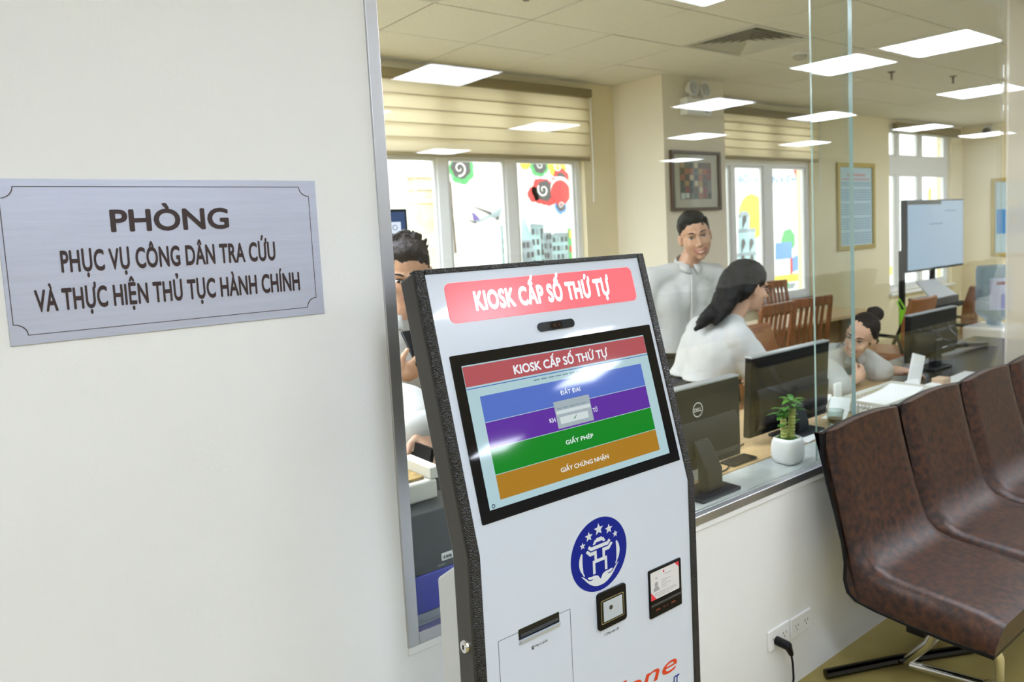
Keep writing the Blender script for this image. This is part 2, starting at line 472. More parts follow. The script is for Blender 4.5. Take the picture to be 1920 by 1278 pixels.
# ---------------------------------------------------------------- windows in the back wall
def window(name, x0, x1, z0, z1, zt0, zt1, mull, y=4.74, sashes=None):
    W = obj(name, (lambda b: (b.bx(x0, x0+0.05, y-0.03, y+0.04, z0, z1), b.bx(x1-0.05, x1, y-0.03, y+0.04, z0, z1), b.bx(x0+.05, x1-.05, y-0.03, y+0.04, z0, z0+0.06), b.bx(x0+.05, x1-.05, y-0.03, y+0.04, z1-0.06, z1))[0])(B()), UPVC, bevel=0.003)
    W['kind'] = 'structure'
    if zt0: obj('transom', B().bx(x0+0.05, x1-0.05, y-0.028, y+0.038, zt0, zt1), UPVC, W, bevel=0.003)
    edges = [x0+0.05]
    for a, c in mull:
        obj('mullion', B().bx(a, c, y-0.026, y+0.036, z0+0.06, zt0 or z1-0.06), UPVC, W, bevel=0.003)
        if zt0: obj('mullion', B().bx(a, c, y-0.026, y+0.036, zt1, z1-0.06), UPVC, W, bevel=0.003)
        edges += [a, c]
    edges.append(x1-0.05)
    spans = [(z0+0.06, zt0 or z1-0.06)] + ([(zt1, z1-0.06)] if zt0 else [])
    for a, c in zip(edges[::2], edges[1::2]):
        for (p, q) in spans:
            s = B(); d = 0.022
            s.bx(a, a+d, y-.015, y+.02, p, q); s.bx(c-d, c, y-.015, y+.02, p, q); s.bx(a+d, c-d, y-.015, y+.02, p, p+d+.01); s.bx(a+d, c-d, y-.015, y+.02, q-d, q)
            sh = obj('sash', s, UPVC, W, bevel=0.002)
            obj('pane', B().bx(a+d, c-d, y, y+0.005, p+d+.01, q-d), GLASSW, sh)
    o = obj('window_sill', B().bx(x0-0.04, x1+0.04, OY1-0.05, OY1+0.06, z0-0.03, z0), UPVC, W, bevel=0.004)
    return W
window('window_1', *WIN[0], 2.14, 2.22, [(1.02, 1.10), (1.56, 1.66), (2.15, 2.24), (2.735, 2.815), (3.31, 3.40)])
window('window_2', *WIN[1], 2.15, 2.23, [(5.92, 5.985), (6.445, 6.59)])
window('window_3', *WIN[2], 2.10, 2.31, [(9.12, 9.21), (9.70, 9.80)])

# ---------------------------------------------------------------- roller blinds with shadowed stripes
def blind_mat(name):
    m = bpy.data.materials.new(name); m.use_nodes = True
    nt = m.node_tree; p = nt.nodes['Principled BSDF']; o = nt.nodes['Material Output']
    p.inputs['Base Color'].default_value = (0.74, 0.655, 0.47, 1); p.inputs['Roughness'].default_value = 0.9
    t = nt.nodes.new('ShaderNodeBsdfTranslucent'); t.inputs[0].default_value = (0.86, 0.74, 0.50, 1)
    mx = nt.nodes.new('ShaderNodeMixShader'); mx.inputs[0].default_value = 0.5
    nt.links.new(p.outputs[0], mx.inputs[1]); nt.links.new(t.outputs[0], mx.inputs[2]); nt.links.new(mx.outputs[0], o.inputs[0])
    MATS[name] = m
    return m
ZB = blind_mat('translucent_blind_cloth')
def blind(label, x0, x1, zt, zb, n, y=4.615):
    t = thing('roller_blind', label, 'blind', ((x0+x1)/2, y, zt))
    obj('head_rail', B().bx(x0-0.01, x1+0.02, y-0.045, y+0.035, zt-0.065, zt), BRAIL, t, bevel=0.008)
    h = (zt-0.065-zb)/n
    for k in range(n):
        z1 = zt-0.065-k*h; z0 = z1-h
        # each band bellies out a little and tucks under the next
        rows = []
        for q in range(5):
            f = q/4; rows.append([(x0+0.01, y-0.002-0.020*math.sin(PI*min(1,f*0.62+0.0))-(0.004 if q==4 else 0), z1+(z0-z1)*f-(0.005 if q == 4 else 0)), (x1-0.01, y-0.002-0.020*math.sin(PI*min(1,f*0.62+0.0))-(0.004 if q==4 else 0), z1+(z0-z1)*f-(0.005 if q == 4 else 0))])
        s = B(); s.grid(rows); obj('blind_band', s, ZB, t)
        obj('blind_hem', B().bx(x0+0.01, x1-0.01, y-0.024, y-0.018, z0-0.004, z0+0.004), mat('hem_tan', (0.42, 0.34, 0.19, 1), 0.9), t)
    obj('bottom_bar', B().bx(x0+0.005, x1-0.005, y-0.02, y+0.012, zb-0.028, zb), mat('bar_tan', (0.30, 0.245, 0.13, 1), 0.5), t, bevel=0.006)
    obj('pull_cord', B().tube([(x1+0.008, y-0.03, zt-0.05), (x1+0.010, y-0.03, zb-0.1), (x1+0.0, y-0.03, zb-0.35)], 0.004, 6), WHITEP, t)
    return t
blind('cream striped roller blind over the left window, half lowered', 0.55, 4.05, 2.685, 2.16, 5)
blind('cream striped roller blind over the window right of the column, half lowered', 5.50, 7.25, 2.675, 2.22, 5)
t = thing('roller_blind', 'rolled up bronze blind cassette above the far window', 'blind', (9.65, 4.6, 2.7))
obj('head_rail', B().bx(8.9, 10.6, 4.575, 4.65, 2.615, 2.70), BRAIL, t, bevel=0.01)
obj('bottom_bar', B().bx(8.92, 10.58, 4.60, 4.63, 2.595, 2.615), BRAIL, t)

# ---------------------------------------------------------------- street outside: painted mural wall, old pillar, pavement
struct('pavement', B().bx(-8, 24, 4.95, 12, -0.3, -0.15), mat('pavement_grey', (0.45, 0.44, 0.41, 1), 0.9))
MY = 7.5
MW = thing('mural_wall', 'white street wall outside, painted with clouds, an aeroplane and old houses', 'wall', (8, MY, -0.15))
obj('wall_face', B().bx(4.45, 24, MY, MY+0.2, -0.15, 4.6), mat('mural_white', (0.84, 0.845, 0.82, 1), 0.8, var=0.015, vscale=2), MW)
PR = mat('mural_red', (0.62, 0.05, 0.05, 1), 0.7, var=0.1, vscale=9); PY = mat('mural_yellow', (0.85, 0.70, 0.05, 1), 0.7); PO = mat('mural_ochre', (0.85, 0.50, 0.06, 1), 0.7)
PG = mat('mural_green', (0.10, 0.38, 0.14, 1), 0.7); PK = mat('mural_grey', (0.09, 0.08, 0.08, 1), 0.7); PB = mat('mural_blue', (0.12, 0.27, 0.62, 1), 0.7)
PS = mat('mural_slate', (0.28, 0.33, 0.36, 1), 0.8, var=0.2, vscale=4); PW = mat('mural_paint_white', (0.85, 0.85, 0.83, 1), 0.8); PT = mat('mural_teal', (0.35, 0.50, 0.52, 1), 0.8, var=0.2, vscale=3); PP_ = mat('mural_purple', (0.16, 0.11, 0.35, 1), 0.7)
lay = [0]
def paint(name, pts, m, d=None):
    lay[0] += 1
    d = 0.004+0.0007*(lay[0] % 12) if d is None else d
    return obj(name, B().prism([(x, MY-d, z) for x, z in pts], (0, d, 0)), m, MW)
def disc(x, z, r, rz=None, n=20):
    return [(x+r*math.cos(2*PI*k/n), z+(rz or r)*math.sin(2*PI*k/n)) for k in range(n)]
def cloud(x, z, r, m, lobes=7, n=56):
    return [(x+r*(1+0.13*abs(math.sin(lobes*k*PI/n)))*math.cos(2*PI*k/n), z+r*(1+0.13*abs(math.sin(lobes*k*PI/n)))*math.sin(2*PI*k/n)) for k in range(n)]
def swirl(name, x, z, r, m, turns=1.3, w=0.22, a0=0.0, sgn=1):
    o1, o2 = [], []
    for k in range(28):
        f = k/27; a = a0+sgn*turns*2*PI*f; rr = r*(1-0.85*f); h = r*w*(1-0.6*f)/2
        o1.append((x+(rr+h)*math.cos(a), z+(rr+h)*math.sin(a))); o2.append((x+(rr-h)*math.cos(a), z+(rr-h)*math.sin(a)))
    return paint(name, o1+o2[::-1], m, 0.014)
# red cloud motif
paint('cloud_motif', cloud(5.80, 2.09, 0.155, PR), PR, 0.005); paint('cloud_motif', cloud(5.66, 2.05, 0.085, PR, 5), PR, 0.005); paint('cloud_motif', cloud(5.90, 2.00, 0.085, PR, 5), PR, 0.006)
paint('cloud_motif', cloud(5.83, 2.09, 0.115, PK), PK, 0.008); swirl('cloud_swirl', 5.80, 2.10, 0.085, PW, a0=2.5)
paint('cloud_motif', cloud(6.09, 2.235, 0.12, PR), PR, 0.007); paint('cloud_motif', cloud(6.09, 2.24, 0.07, PK), PK, 0.009)
paint('cloud_motif', disc(6.08, 2.10, 0.165), PW, 0.010); paint('cloud_motif', disc(6.07, 2.07, 0.155), PR, 0.0115)
paint('cloud_motif', cloud(6.27, 2.09, 0.09, PR), PR, 0.007); paint('cloud_motif', cloud(6.30, 2.00, 0.07, PR), PR, 0.006)
paint('cloud_motif', cloud(6.04, 2.40, 0.13, PO), PO, 0.006); swirl('cloud_swirl', 6.05, 2.38, 0.07, PW, a0=1)
paint('cloud_motif', cloud(5.76, 2.40, 0.13, PG), PG, 0.005); paint('cloud_motif', cloud(5.77, 2.40, 0.09, PK), PK, 0.008); swirl('cloud_swirl', 5.77, 2.40, 0.055, PW, a0=1)
paint('cloud_motif', cloud(5.55, 2.42, 0.07, PO), PO, 0.006)
paint('cloud_motif', cloud(6.07, 1.90, 0.085, PB, 5), PB, 0.006); paint('cloud_motif', cloud(6.07, 1.905, 0.062, PK, 5), PK, 0.008); swirl('cloud_swirl', 6.07, 1.91, 0.045, PW, a0=0)
paint('cloud_motif', [(6.0, 1.88), (6.14, 1.88), (6.07, 1.79)], PB, 0.0055)
# green cloud motif
paint('cloud_motif', cloud(4.66, 2.33, 0.15, PG), PG, 0.005); paint('cloud_motif', cloud(4.65, 2.355, 0.115, PK), PK, 0.008); swirl('cloud_swirl', 4.63, 2.34, 0.085, PW, a0=4.5)
# aeroplane
paint('painted_aeroplane', [(4.78, 1.745), (4.86, 1.735), (5.03, 1.79), (5.16, 1.845), (5.27, 1.905), (5.30, 1.925), (5.27, 1.935), (5.16, 1.895), (5.02, 1.83), (4.87, 1.765)], mat('plane_grey', (0.34, 0.41, 0.43, 1), 0.7), 0.008)
paint('painted_aeroplane', [(4.785, 1.75), (4.765, 1.85), (4.80, 1.835), (4.87, 1.765)], PP_, 0.009)
paint('painted_aeroplane', [(4.788, 1.916), (4.83, 1.905), (5.03, 1.845), (5.02, 1.815)], PK, 0.0095)
paint('painted_aeroplane', [(4.705, 1.765), (4.80, 1.745), (4.83, 1.73), (4.79, 1.725)], PK, 0.0085)
paint('painted_aeroplane', [(5.02, 1.80), (5.16, 1.85), (5.15, 1.80), (5.10, 1.765)], PS, 0.0090)
paint('painted_aeroplane', disc(5.11, 1.775, 0.022), PK, 0.0102)
paint('painted_crack', [(4.497, 2.2), (4.515, 2.19), (4.518, 1.85), (4.535, 1.4), (4.51, 1.4), (4.50, 1.84)], mat('mural_crack', (0.13, 0.09, 0.06, 1), 0.9, var=0.5, vscale=14), 0.006)
# old houses
def house(x0, x1, z0, z1, m, rows, cols, roof=None):
    paint('painted_house', [(x0, z0), (x1, z0), (x1, z1), (x0, z1)], m)
    for r in range(rows):
        for c in range(cols):
            wx = (x1-x0)/cols; wz = (z1-z0)/rows
            a = x0+wx*(c+.25); q = z0+wz*(r+.25)
            paint('painted_window', [(a, q), (a+wx*.5, q), (a+wx*.5, q+wz*.55), (a, q+wz*.55)], PK if (r+c) % 3 else PS, 0.0145)
    if roof: paint('painted_roof', roof, PS, 0.0135)
house(5.15, 5.25, 0.9, 1.66, PT, 7, 2, [(5.14, 1.66), (5.26, 1.66), (5.25, 1.69), (5.16, 1.69)])
paint('painted_roof', [(5.44, 1.5), (5.58, 1.5), (5.58, 1.57), (5.50, 1.77), (5.455, 1.76)], PT)
house(5.44, 5.62, 0.9, 1.50, PS, 5, 3); house(5.58, 5.78, 0.9, 1.66, PT, 6, 3, [(5.57, 1.66), (5.60, 1.70), (5.76, 1.685), (5.79, 1.66)])
house(5.72, 5.90, 0.9, 1.585, PS, 6, 4); house(5.90, 6.16, 0.9, 1.54, PT, 6, 4, [(5.88, 1.54), (6.17, 1.53), (6.15, 1.57), (5.95, 1.575)])
paint('painted_house', [(6.165, 0.9), (6.27, 0.9), (6.27, 1.62), (6.165, 1.62)], PG); paint('painted_house', [(6.18, 1.50), (6.26, 1.50), (6.26, 1.59), (6.18, 1.59)], PO, 0.0145); paint('painted_house', [(6.18, 1.32), (6.26, 1.32), (6.26, 1.40), (6.18, 1.40)], PR, 0.0145)
# walking street lettering, sun and tower seen through the second window
Mt = Matrix(((1, 0, 0, 0), (0, 0, -1, MY-0.004), (0, 1, 0, 0), (0, 0, 0, 1)))
text('PHỐ ĐI BỘ   HOÀN KIẾM', 2.25, 0.105, Matrix.Translation((10.02, 0, 2.21)) @ Mt, mat('mural_text_blue', (0.14, 0.25, 0.42, 1), 0.7), 'mural_lettering', MW, bold=0.03)
paint('painted_sun', disc(9.93, 1.68, 0.335, 0.355, 32), PY, 0.005)
paint('painted_heart', [(11.18, 2.25), (11.32, 2.40), (11.28, 2.46), (11.20, 2.43), (11.12, 2.46), (11.07, 2.42)], PR, 0.008)
for (x0, x1, z0, z1) in ((9.55, 10.0, 0.85, 1.10), (9.58, 9.99, 1.10, 1.47), (9.60, 9.85, 1.47, 1.70)):
    paint('painted_tower', [(x0, z0), (x1, z0), (x1, z1), (x0, z1)], PT, 0.009)
    paint('painted_tower_roof', [(x0-.02, z1-.03), (x1+.02, z1-.03), (x1, z1+.03), (x0, z1+.03)], PS, 0.0125)
    n = 2 if x1-x0 > .3 else 1
    for k in range(n):
        cx = x0+(x1-x0)*(k+.5)/n
        paint('painted_arch', [(cx-.05, z0+.03)]+[(cx+.05*math.cos(PI*q/8), z0+.16+.08*math.sin(PI*q/8)) for q in range(9)][0:9]+[(cx-.05, z0+.16)], PK, 0.0145)
paint('painted_tower_roof', [(9.60, 1.70), (9.83, 1.70), (9.80, 1.77), (9.64, 1.77)], PS, 0.0135)
paint('painted_tree', cloud(10.89, 1.27, 0.17, PG), PG); paint('painted_signboard', [(10.53, 0.97), (10.97, 0.97), (10.97, 1.24), (10.53, 1.24)], PB); paint('painted_signboard', [(10.99, 0.74), (11.34, 0.80), (11.34, 1.07), (10.99, 0.97)], PB)
paint('painted_post', [(10.93, 0.65), (10.99, 0.65), (10.99, 1.02), (10.93, 1.02)], PR); paint('painted_kerb', [(9.3, 0.58), (14.0, 0.58), (14.0, 0.70), (9.3, 0.70)], PY); paint('painted_kerb', [(9.3, 0.35), (14, 0.35), (14, 0.43), (9.3, 0.43)], PY)
paint('painted_boat', [(10.5, 0.48), (11.0, 0.46), (11.1, 0.55), (10.5, 0.56)], PS); paint('painted_bush', cloud(10.8, 0.52, 0.07, PG), PG)
paint('painted_bush', cloud(17.0, 1.0, 0.35, PG), PS); paint('painted_kerb', [(14.2, 0.45), (20, 0.45), (20, 0.62), (14.2, 0.62)], PY); paint('painted_house', [(15.1, 0.6), (15.5, 0.6), (15.5, 1.2), (15.1, 1.2)], PT)
paint('painted_lantern', disc(15.9, 2.0, 0.08, 0.14), PY)
# old plaster pillar left of the mural
OP = thing('plaster_pillar', 'weathered ochre plaster pillar with moulded cornice outside the left window', 'pillar', (4.14, MY-0.1, -0.15))
PL = mat('old_plaster', (0.74, 0.58, 0.34, 1), 0.9, var=0.0, vscale=3.5, col2=(0.86, 0.80, 0.66, 1))
obj('shaft', B().bx(4.0, 4.29, MY-0.15, MY+0.15, -0.15, 1.95), PL, OP)
b = B(); b.bx(3.985, 4.30, MY-0.17, MY+0.15, 1.95, 2.01); b.bx(3.995, 4.295, MY-0.16, MY+0.15, 2.01, 2.09); b.bx(3.98, 4.305, MY-0.19, MY+0.15, 2.09, 2.14); b.bx(3.995, 4.295, MY-0.16, MY+0.15, 2.14, 2.22); b.bx(3.97, 4.31, MY-0.20, MY+0.15, 2.22, 2.30)
obj('cornice', b, PL, OP, bevel=0.006)
obj('street_wall', B().bx(-6, 4.0, MY+0.0, MY+0.2, -0.15, 4.6), MATS['mural_white']); tag(bpy.data.objects['street_wall'], 'plain white street wall outside the left window, left of the ochre pillar', 'wall')
b = B().bx(4.305, 4.45, MY+0.02, MY+0.2, -0.15, 4.6); tag(obj('street_wall', b, MATS['mural_white']), 'narrow white wall strip between the ochre pillar and the mural', 'wall')

# ================================================================ WALL SIGN
S = thing('wall_sign', 'brushed silver room sign with engraved brown lettering on the white wall', 'sign', (0.338, WY, 1.46))
obj('plate', B().bx(0.086, 0.589, WY-0.003, WY, 1.459, 1.719), PLAQUE, S, bevel=0.0006)
YS = WY-0.0032
def border(x0, x1, z0, z1, r, n=7):
    P = []
    for cx, cz, a0, a1 in ((x0, z0, 90, 0), (x1, z0, 180, 90), (x1, z1, 270, 180), (x0, z1, 360, 270)):
        for k in range(n): 
            a = math.radians(a0+(a1-a0)*k/(n-1)); P.append((cx+r*math.cos(a), cz+r*math.sin(a)))
    return P
b = B()
o_ = border(0.0915, 0.5745, 1.4735, 1.7075, 0.018); i_ = border(0.0927, 0.5733, 1.4747, 1.7063, 0.018)
V1 = [b.bm.verts.new((x, YS, z)) for x, z in o_]; V2 = [b.bm.verts.new((x, YS, z)) for x, z in i_]
for k in range(len(V1)): b.bm.faces.new((V1[k], V1[(k+1) % len(V1)], V2[(k+1) % len(V2)], V2[k]))
obj('border_line', b, INK, S)
MS_ = lambda x, z, y=YS: Matrix(((1, 0, 0, x), (0, 0, -1, y), (0, 1, 0, z), (0, 0, 0, 1)))
text('PHÒNG', 0.187, 0.0365, MS_(0.3305, 1.633), INK, 'lettering', S, bold=0.028)
text('PHỤC VỤ CÔNG DÂN TRA CỨU', 0.340, 0.0345, MS_(0.3325, 1.5705), INK, 'lettering', S, bold=0.03, spacing=1.03)
text('VÀ THỰC HIỆN THỦ TỤC HÀNH CHÍNH', 0.421, 0.0345, MS_(0.3335, 1.510), INK, 'lettering', S, bold=0.03, spacing=1.03)

# ================================================================ KIOSK
K = thing('ticket_kiosk', 'white queue ticket kiosk with black rim, red header and tilted touch screen', 'kiosk', (0.972, 1.21, 0))
TT = 0.26454
ct, st = math.cos(TT), math.sin(TT)
KX, KYo, KZ = 0.73536, 1.15740, 1.0989
def KF(u, v, w=0.0): return Vector((KX+u, KYo+v*st-w*ct, KZ+v*ct+w*st))
KM = Matrix(((1, 0, 0, KX), (0, st, -ct, KYo), (0, ct, st, KZ), (0, 0, 0, 1)))
def LF(x, z, w=0.0): return Vector((x, 1.1392-w, z))
KW = KM.to_3x3() @ Vector((0, 0, 1))
vk = -0.0690; vt = 0.4545
xl, xr = 0.676, 1.268
def front(w): return [(1.1392-w, 0.05), (1.1392-w, KF(0, vk).z-0.13*w), tuple(KF(0, vt, w)[1:])]
prof = front(0) + [tuple(KF(0, vt-0.004, -0.058)[1:]), (1.1392+0.058, KF(0, vk).z-0.008), (1.1392+0.058, 0.05)]
obj('outer_shell', B().prism([(xl, y, z) for y, z in prof], (xr-xl, 0, 0)), KBROWN, K, bevel=0.006, seg=3)
# textured black rim on the face
b = B()
for a, c in ((xl-0.0015, 0.6975), (1.2485, xr+0.0015)):
    q = [(1.1395, 0.05), (1.1395, KF(0, vk).z), tuple(KF(0, vt+0.002, -0.0003)[1:])]
    f = [(1.1392-0.006, 0.05), (1.1392-0.006, KF(0, vk).z-0.0008), tuple(KF(0, vt+0.002, 0.006)[1:])]
    b.prism([(a, y, z) for y, z in f+q[::-1]], (c-a, 0, 0))
obj('side_rim', b, KBLACK, K, bevel=0.003, seg=3)
b = B(); b.prism([KF(0.6975-KX, 0.4465, 0), KF(1.2485-KX, 0.4465, 0), KF(1.2485-KX, vt+0.002, 0), KF(0.6975-KX, vt+0.002, 0)], KW*0.006)
b.prism([KF(xl-KX, vt-0.002, 0.004), KF(xr-KX, vt-0.002, 0.004), KF(xr-KX, vt+0.002, 0.004), KF(xl-KX, vt+0.002, 0.004)], -KW*0.02)
obj('top_rim', b, KBLACK, K, bevel=0.002)
def kslab(u0, u1, v0, v1, w0, w1, r=0.0):
    P = rrect(u0, u1, v0, v1, r) if r else [(u0, v0), (u1, v0), (u1, v1), (u0, v1)]
    return B().prism([KF(u, v, w0) for u, v in P], KW*(w1-w0))
def lslab(x0, x1, z0, z1, w0, w1, r=0.0):
    P = rrect(x0, x1, z0, z1, r) if r else [(x0, z0), (x1, z0), (x1, z1), (x0, z1)]
    return B().prism([LF(x, z, w0) for x, z in P], (0, -(w1-w0), 0))
zk = KF(0, vk).z
fp = [(1.1392-0.003, 0.05), (1.1392-0.003, zk-0.0004), tuple(KF(0, 0.4465, 0.003)[1:])]
bp = [(1.1395, 0.05), (1.1395, zk), tuple(KF(0, 0.4465, -0.0003)[1:])]
obj('front_panel', B().prism([(0.6975, y, z) for y, z in fp+bp[::-1]], (1.2485-0.6975, 0, 0)), KWHITE, K)
W0 = 0.003
obj('rear_housing', B().prism([(0.690, y, z) for y, z in ((1.1975, 0.05), (1.1975, 0.99), (1.225, 0.985), (1.285, 0.945), (1.285, 0.05))], (0.565, 0, 0)), KBACK, K, bevel=0.006, seg=3)
obj('base_plate', B().bx(0.64, 1.30, 1.03, 1.32, 0.0, 0.05), KBLACK, K, bevel=0.006)
# lock on the side
b = B().lathe([(0, -0.004), (0.0125, -0.004), (0.0125, 0.004), (0.0105, 0.0075), (0.0, 0.0075)], (0.6755, 1.163, 0.862), 24, Matrix.Rotation(-PI/2, 3, 'Y'))
lk = obj('side_lock', b, CHROME, K); 
obj('keyhole', B().box((0.6677, 1.163, 0.862), (0.0012, 0.0025, 0.008)), BLACKP, lk)
# header light box
HB = obj('header_sign', kslab(-0.0035, 0.4835, 0.349, 0.4265, W0, W0+0.0012, 0.013), mat('header_red_lit', (0.75, 0.10, 0.12, 1), 0.2, emit=(1.0, 0.12, 0.145, 1), es=0.52), K)
WL = mat('header_white_lit', (0.9, 0.9, 0.9, 1), 0.3, emit=(1, 0.96, 0.97, 1), es=1.0)
def KT(u, v, w): return KM @ Matrix.Translation((u, v, w))
text('KIOSK CẤP SỐ THỨ TỰ', 0.352, 0.0365, KT(0.232, 0.3695, W0+0.0012), WL, 'lettering', HB, bold=0.042, spacing=1.05)
# camera strip
CMK = obj('face_camera', kslab(0.191, 0.287, 0.3095, 0.328, W0, W0+0.003, 0.009), mat('camera_strip', (0.012, 0.016, 0.022, 1), 0.12), K)
obj('camera_lens', kslab(0.222, 0.254, 0.3115, 0.326, W0+0.003, W0+0.0036, 0.007), mat('camera_well', (0.001, 0.001, 0.001, 1), 0.1), CMK)
b = B()
for u in (0.233, 0.245): b.prism([KF(u+0.0042*math.cos(2*PI*k/16), 0.3187+0.0042*math.sin(2*PI*k/16), W0+0.0036) for k in range(16)], KW*0.0006)
obj('lens_ring', b, mat('lens_brown', (0.03, 0.012, 0.010, 1), 0.1), CMK)
# touch screen
TSC = obj('touch_screen', kslab(-0.0214, 0.5035, -0.0215, 0.2895, W0-0.001, W0+0.0012, 0.003), BLACKG, K)
WS = W0+0.0012
def ui(name, col, s=0.78, r=0.05): return mat(name, (0.0, 0.0, 0.0, 1), r, emit=rgb(*col), es=s*0.9)
def uslab(name, u0, u1, v0, v1, lay, m): return obj(name, kslab(u0, u1, v0, v1, WS, WS+0.0002*lay), m, TSC)
uslab('screen_background', 0.0, 0.476, 0.0, 0.268, 1, ui('ui_background', (188, 220, 228)))
uslab('screen_header_bar', 0.0008, 0.4755, 0.2275, 0.2655, 2, ui('ui_red', (190, 92, 100)))
uslab('screen_line', 0.001, 0.4755, 0.2225, 0.2240, 2, ui('ui_line', (40, 85, 190)))
UW = ui('ui_white', (232, 240, 246), 0.95)
text('KIOSK CẤP SỐ THỨ TỰ', 0.2475, 0.0172, KT(0.236, 0.2352, WS+0.0004), UW, 'lettering', TSC, bold=0.03)
GREYT = ui('ui_grey', (120, 150, 165))
for k in range(9): uslab('screen_small_print', 0.155+0.0182*k, 0.155+0.0182*k+0.0145, 0.2148, 0.2172, 2, GREYT)
bands = [((88, 118, 205), 0.1572, 0.2062, 'ĐẤT ĐAI', 0.0525, 0.2385), ((98, 50, 165), 0.1082, 0.1560, 'KHAI SINH - HỘ TỊCH ĐIỆN TỬ', 0.128, 0.235), ((18, 138, 40), 0.0593, 0.1070, 'GIẤY PHÉP', 0.073, 0.2365), ((176, 128, 40), 0.0132, 0.0582, 'GIẤY CHỨNG NHẬN', 0.127, 0.2375)]
for k, (c, v0, v1, s, wd, cx) in enumerate(bands):
    o = uslab('screen_button', 0.026, 0.449, v0, v1, 2, ui('ui_band_%s' % ['blue', 'purple', 'green', 'gold'][k], c, 0.85))
    if k == 1:
        text('KH', 0.0145, 0.0086, KT(0.1790, 0.1272, WS+0.0004), UW, 'lettering', o, bold=0.015)
        text('TỬ', 0.0125, 0.0086, KT(0.2925, 0.1272, WS+0.0004), UW, 'lettering', o, bold=0.015)
    else: text(s, wd, 0.0086, KT(cx, (v0+v1)/2-0.0055 if k != 3 else 0.0282, WS+0.0004), UW, 'lettering', o, bold=0.015)
pu = uslab('screen_popup', 0.190, 0.284, 0.1115, 0.1655, 3, ui('ui_popup', (175, 190, 198)))
PUW = ui('ui_popup_white', (222, 235, 236))
uslab('popup_field', 0.193, 0.282, 0.1395, 0.1465, 4, PUW); uslab('popup_button', 0.1985, 0.272, 0.1195, 0.1335, 4, PUW)
for k in range(5): uslab('popup_small_print', 0.196+0.016*k, 0.196+0.016*k+0.013, 0.1502, 0.1518, 4, GREYT)
tick = [(0.2325, 0.1262), (0.2355, 0.1236), (0.2415, 0.1304), (0.2405, 0.1312), (0.2354, 0.1256), (0.2333, 0.1274)]
obj('popup_tick', B().prism([KF(u, v, WS) for u, v in tick], KW*0.001), ui('ui_tick', (30, 130, 60)), TSC)
b = B(); cu, cv = 0.0087, 0.0058
ring = [[KF(cu+r*math.cos(2*PI*k/16), cv+r*math.sin(2*PI*k/16), WS+0.0004) for k in range(16)] for r in (0.0022, 0.0038)]
b.grid(ring, True); obj('gear_icon', b, ui('ui_gear', (30, 50, 80)), TSC)
# emblem
BLUE = mat('emblem_blue', (0.004, 0.014, 0.235, 1), 0.5, spec=0.2); EMW = mat('emblem_white', (0.64, 0.68, 0.72, 1), 0.4)
EM = obj('city_emblem', B().prism([LF(0.9785+0.0755*math.cos(2*PI*k/64), 0.9465+0.0755*math.sin(2*PI*k/64), W0) for k in range(64)], (0, -0.0005, 0)), BLUE, K)
def epoly(name, pts): return obj(name, B().prism([LF(x, z, W0+0.0005) for x, z in pts], (0, -0.0004, 0)), EMW, EM)
for x, z, r in ((0.9785, 0.9985, 0.0125), (0.9520, 0.9905, 0.0103), (1.0060, 0.9915, 0.0103), (0.9347, 0.9762, 0.0072), (1.0228, 0.9762, 0.0072)):
    epoly('emblem_star', [(x+(r if k % 2 == 0 else r*0.45)*math.sin(PI*k/5), z+(r if k % 2 == 0 else r*0.45)*math.cos(PI*k/5)) for k in range(10)])
mir = lambda P: [(2*0.9785-x, z) for x, z in P[::-1]]
epoly('emblem_roof', [(0.9615, 0.9705), (0.9672, 0.9795), (0.9705, 0.9785), (0.9710, 0.9815), (0.9860, 0.9815), (0.9865, 0.9785), (0.9898, 0.9795), (0.9955, 0.9705), (0.9888, 0.9705), (0.9872, 0.9735), (0.9698, 0.9735), (0.9682, 0.9705)])
epoly('emblem_roof', [(0.9478, 0.9665), (0.9520, 0.9713), (0.9570, 0.9670), (1.0000, 0.9670), (1.0050, 0.9713), (1.0092, 0.9665), (1.0015, 0.9598), (0.9555, 0.9598)])
half = [(0.9423, 0.9597), (0.9470, 0.9632), (0.9550, 0.9566), (0.9705, 0.9566), (0.9708, 0.9380), (0.9785, 0.9380)]
half2 = [(0.9785, 0.9315), (0.9655, 0.9315), (0.9655, 0.9100), (0.9592, 0.9092), (0.9592, 0.9375), (0.9645, 0.9378), (0.9643, 0.9494), (0.9525, 0.9494)]
rgt = [(2*0.9785-x, z) for x, z in half[::-1]][1:]; rgt2 = [(2*0.9785-x, z) for x, z in half2[::-1]][:-1]
epoly('emblem_gate', half + rgt + rgt2 + half2)
for sg in (1, -1):
    P = []
    Q = []
    for k in range(13):
        a = math.radians(157+56*k/12); wd = 0.0014+0.0030*math.sin(PI*min(1, k/10))**0.8 if k < 12 else 0.0012
        P.append((0.9785+sg*(0.0505+wd)*math.cos(a), 0.9410+(0.0505+wd)*math.sin(a))); Q.append((0.9785+sg*(0.0505-wd)*math.cos(a), 0.9410+(0.0505-wd)*math.sin(a)))
    epoly('emblem_arm', P+Q[::-1] if sg > 0 else (P+Q[::-1])[::-1])
hand = [(0.9275, 0.9155), (0.9330, 0.9125), (0.9400, 0.9065), (0.9455, 0.9010), (0.9520, 0.8985), (0.9580, 0.8992), (0.9600, 0.9005), (0.9560, 0.9008), (0.9495, 0.9015), (0.9440, 0.9062), (0.9480, 0.9075), (0.9560, 0.9062), (0.9640, 0.9062), (0.9720, 0.9035), (0.9785, 0.8940)]
hand2 = [(0.9785, 0.8820), (0.9700, 0.8824), (0.9600, 0.8855), (0.9500, 0.8915), (0.9420, 0.8990), (0.9350, 0.9070)]
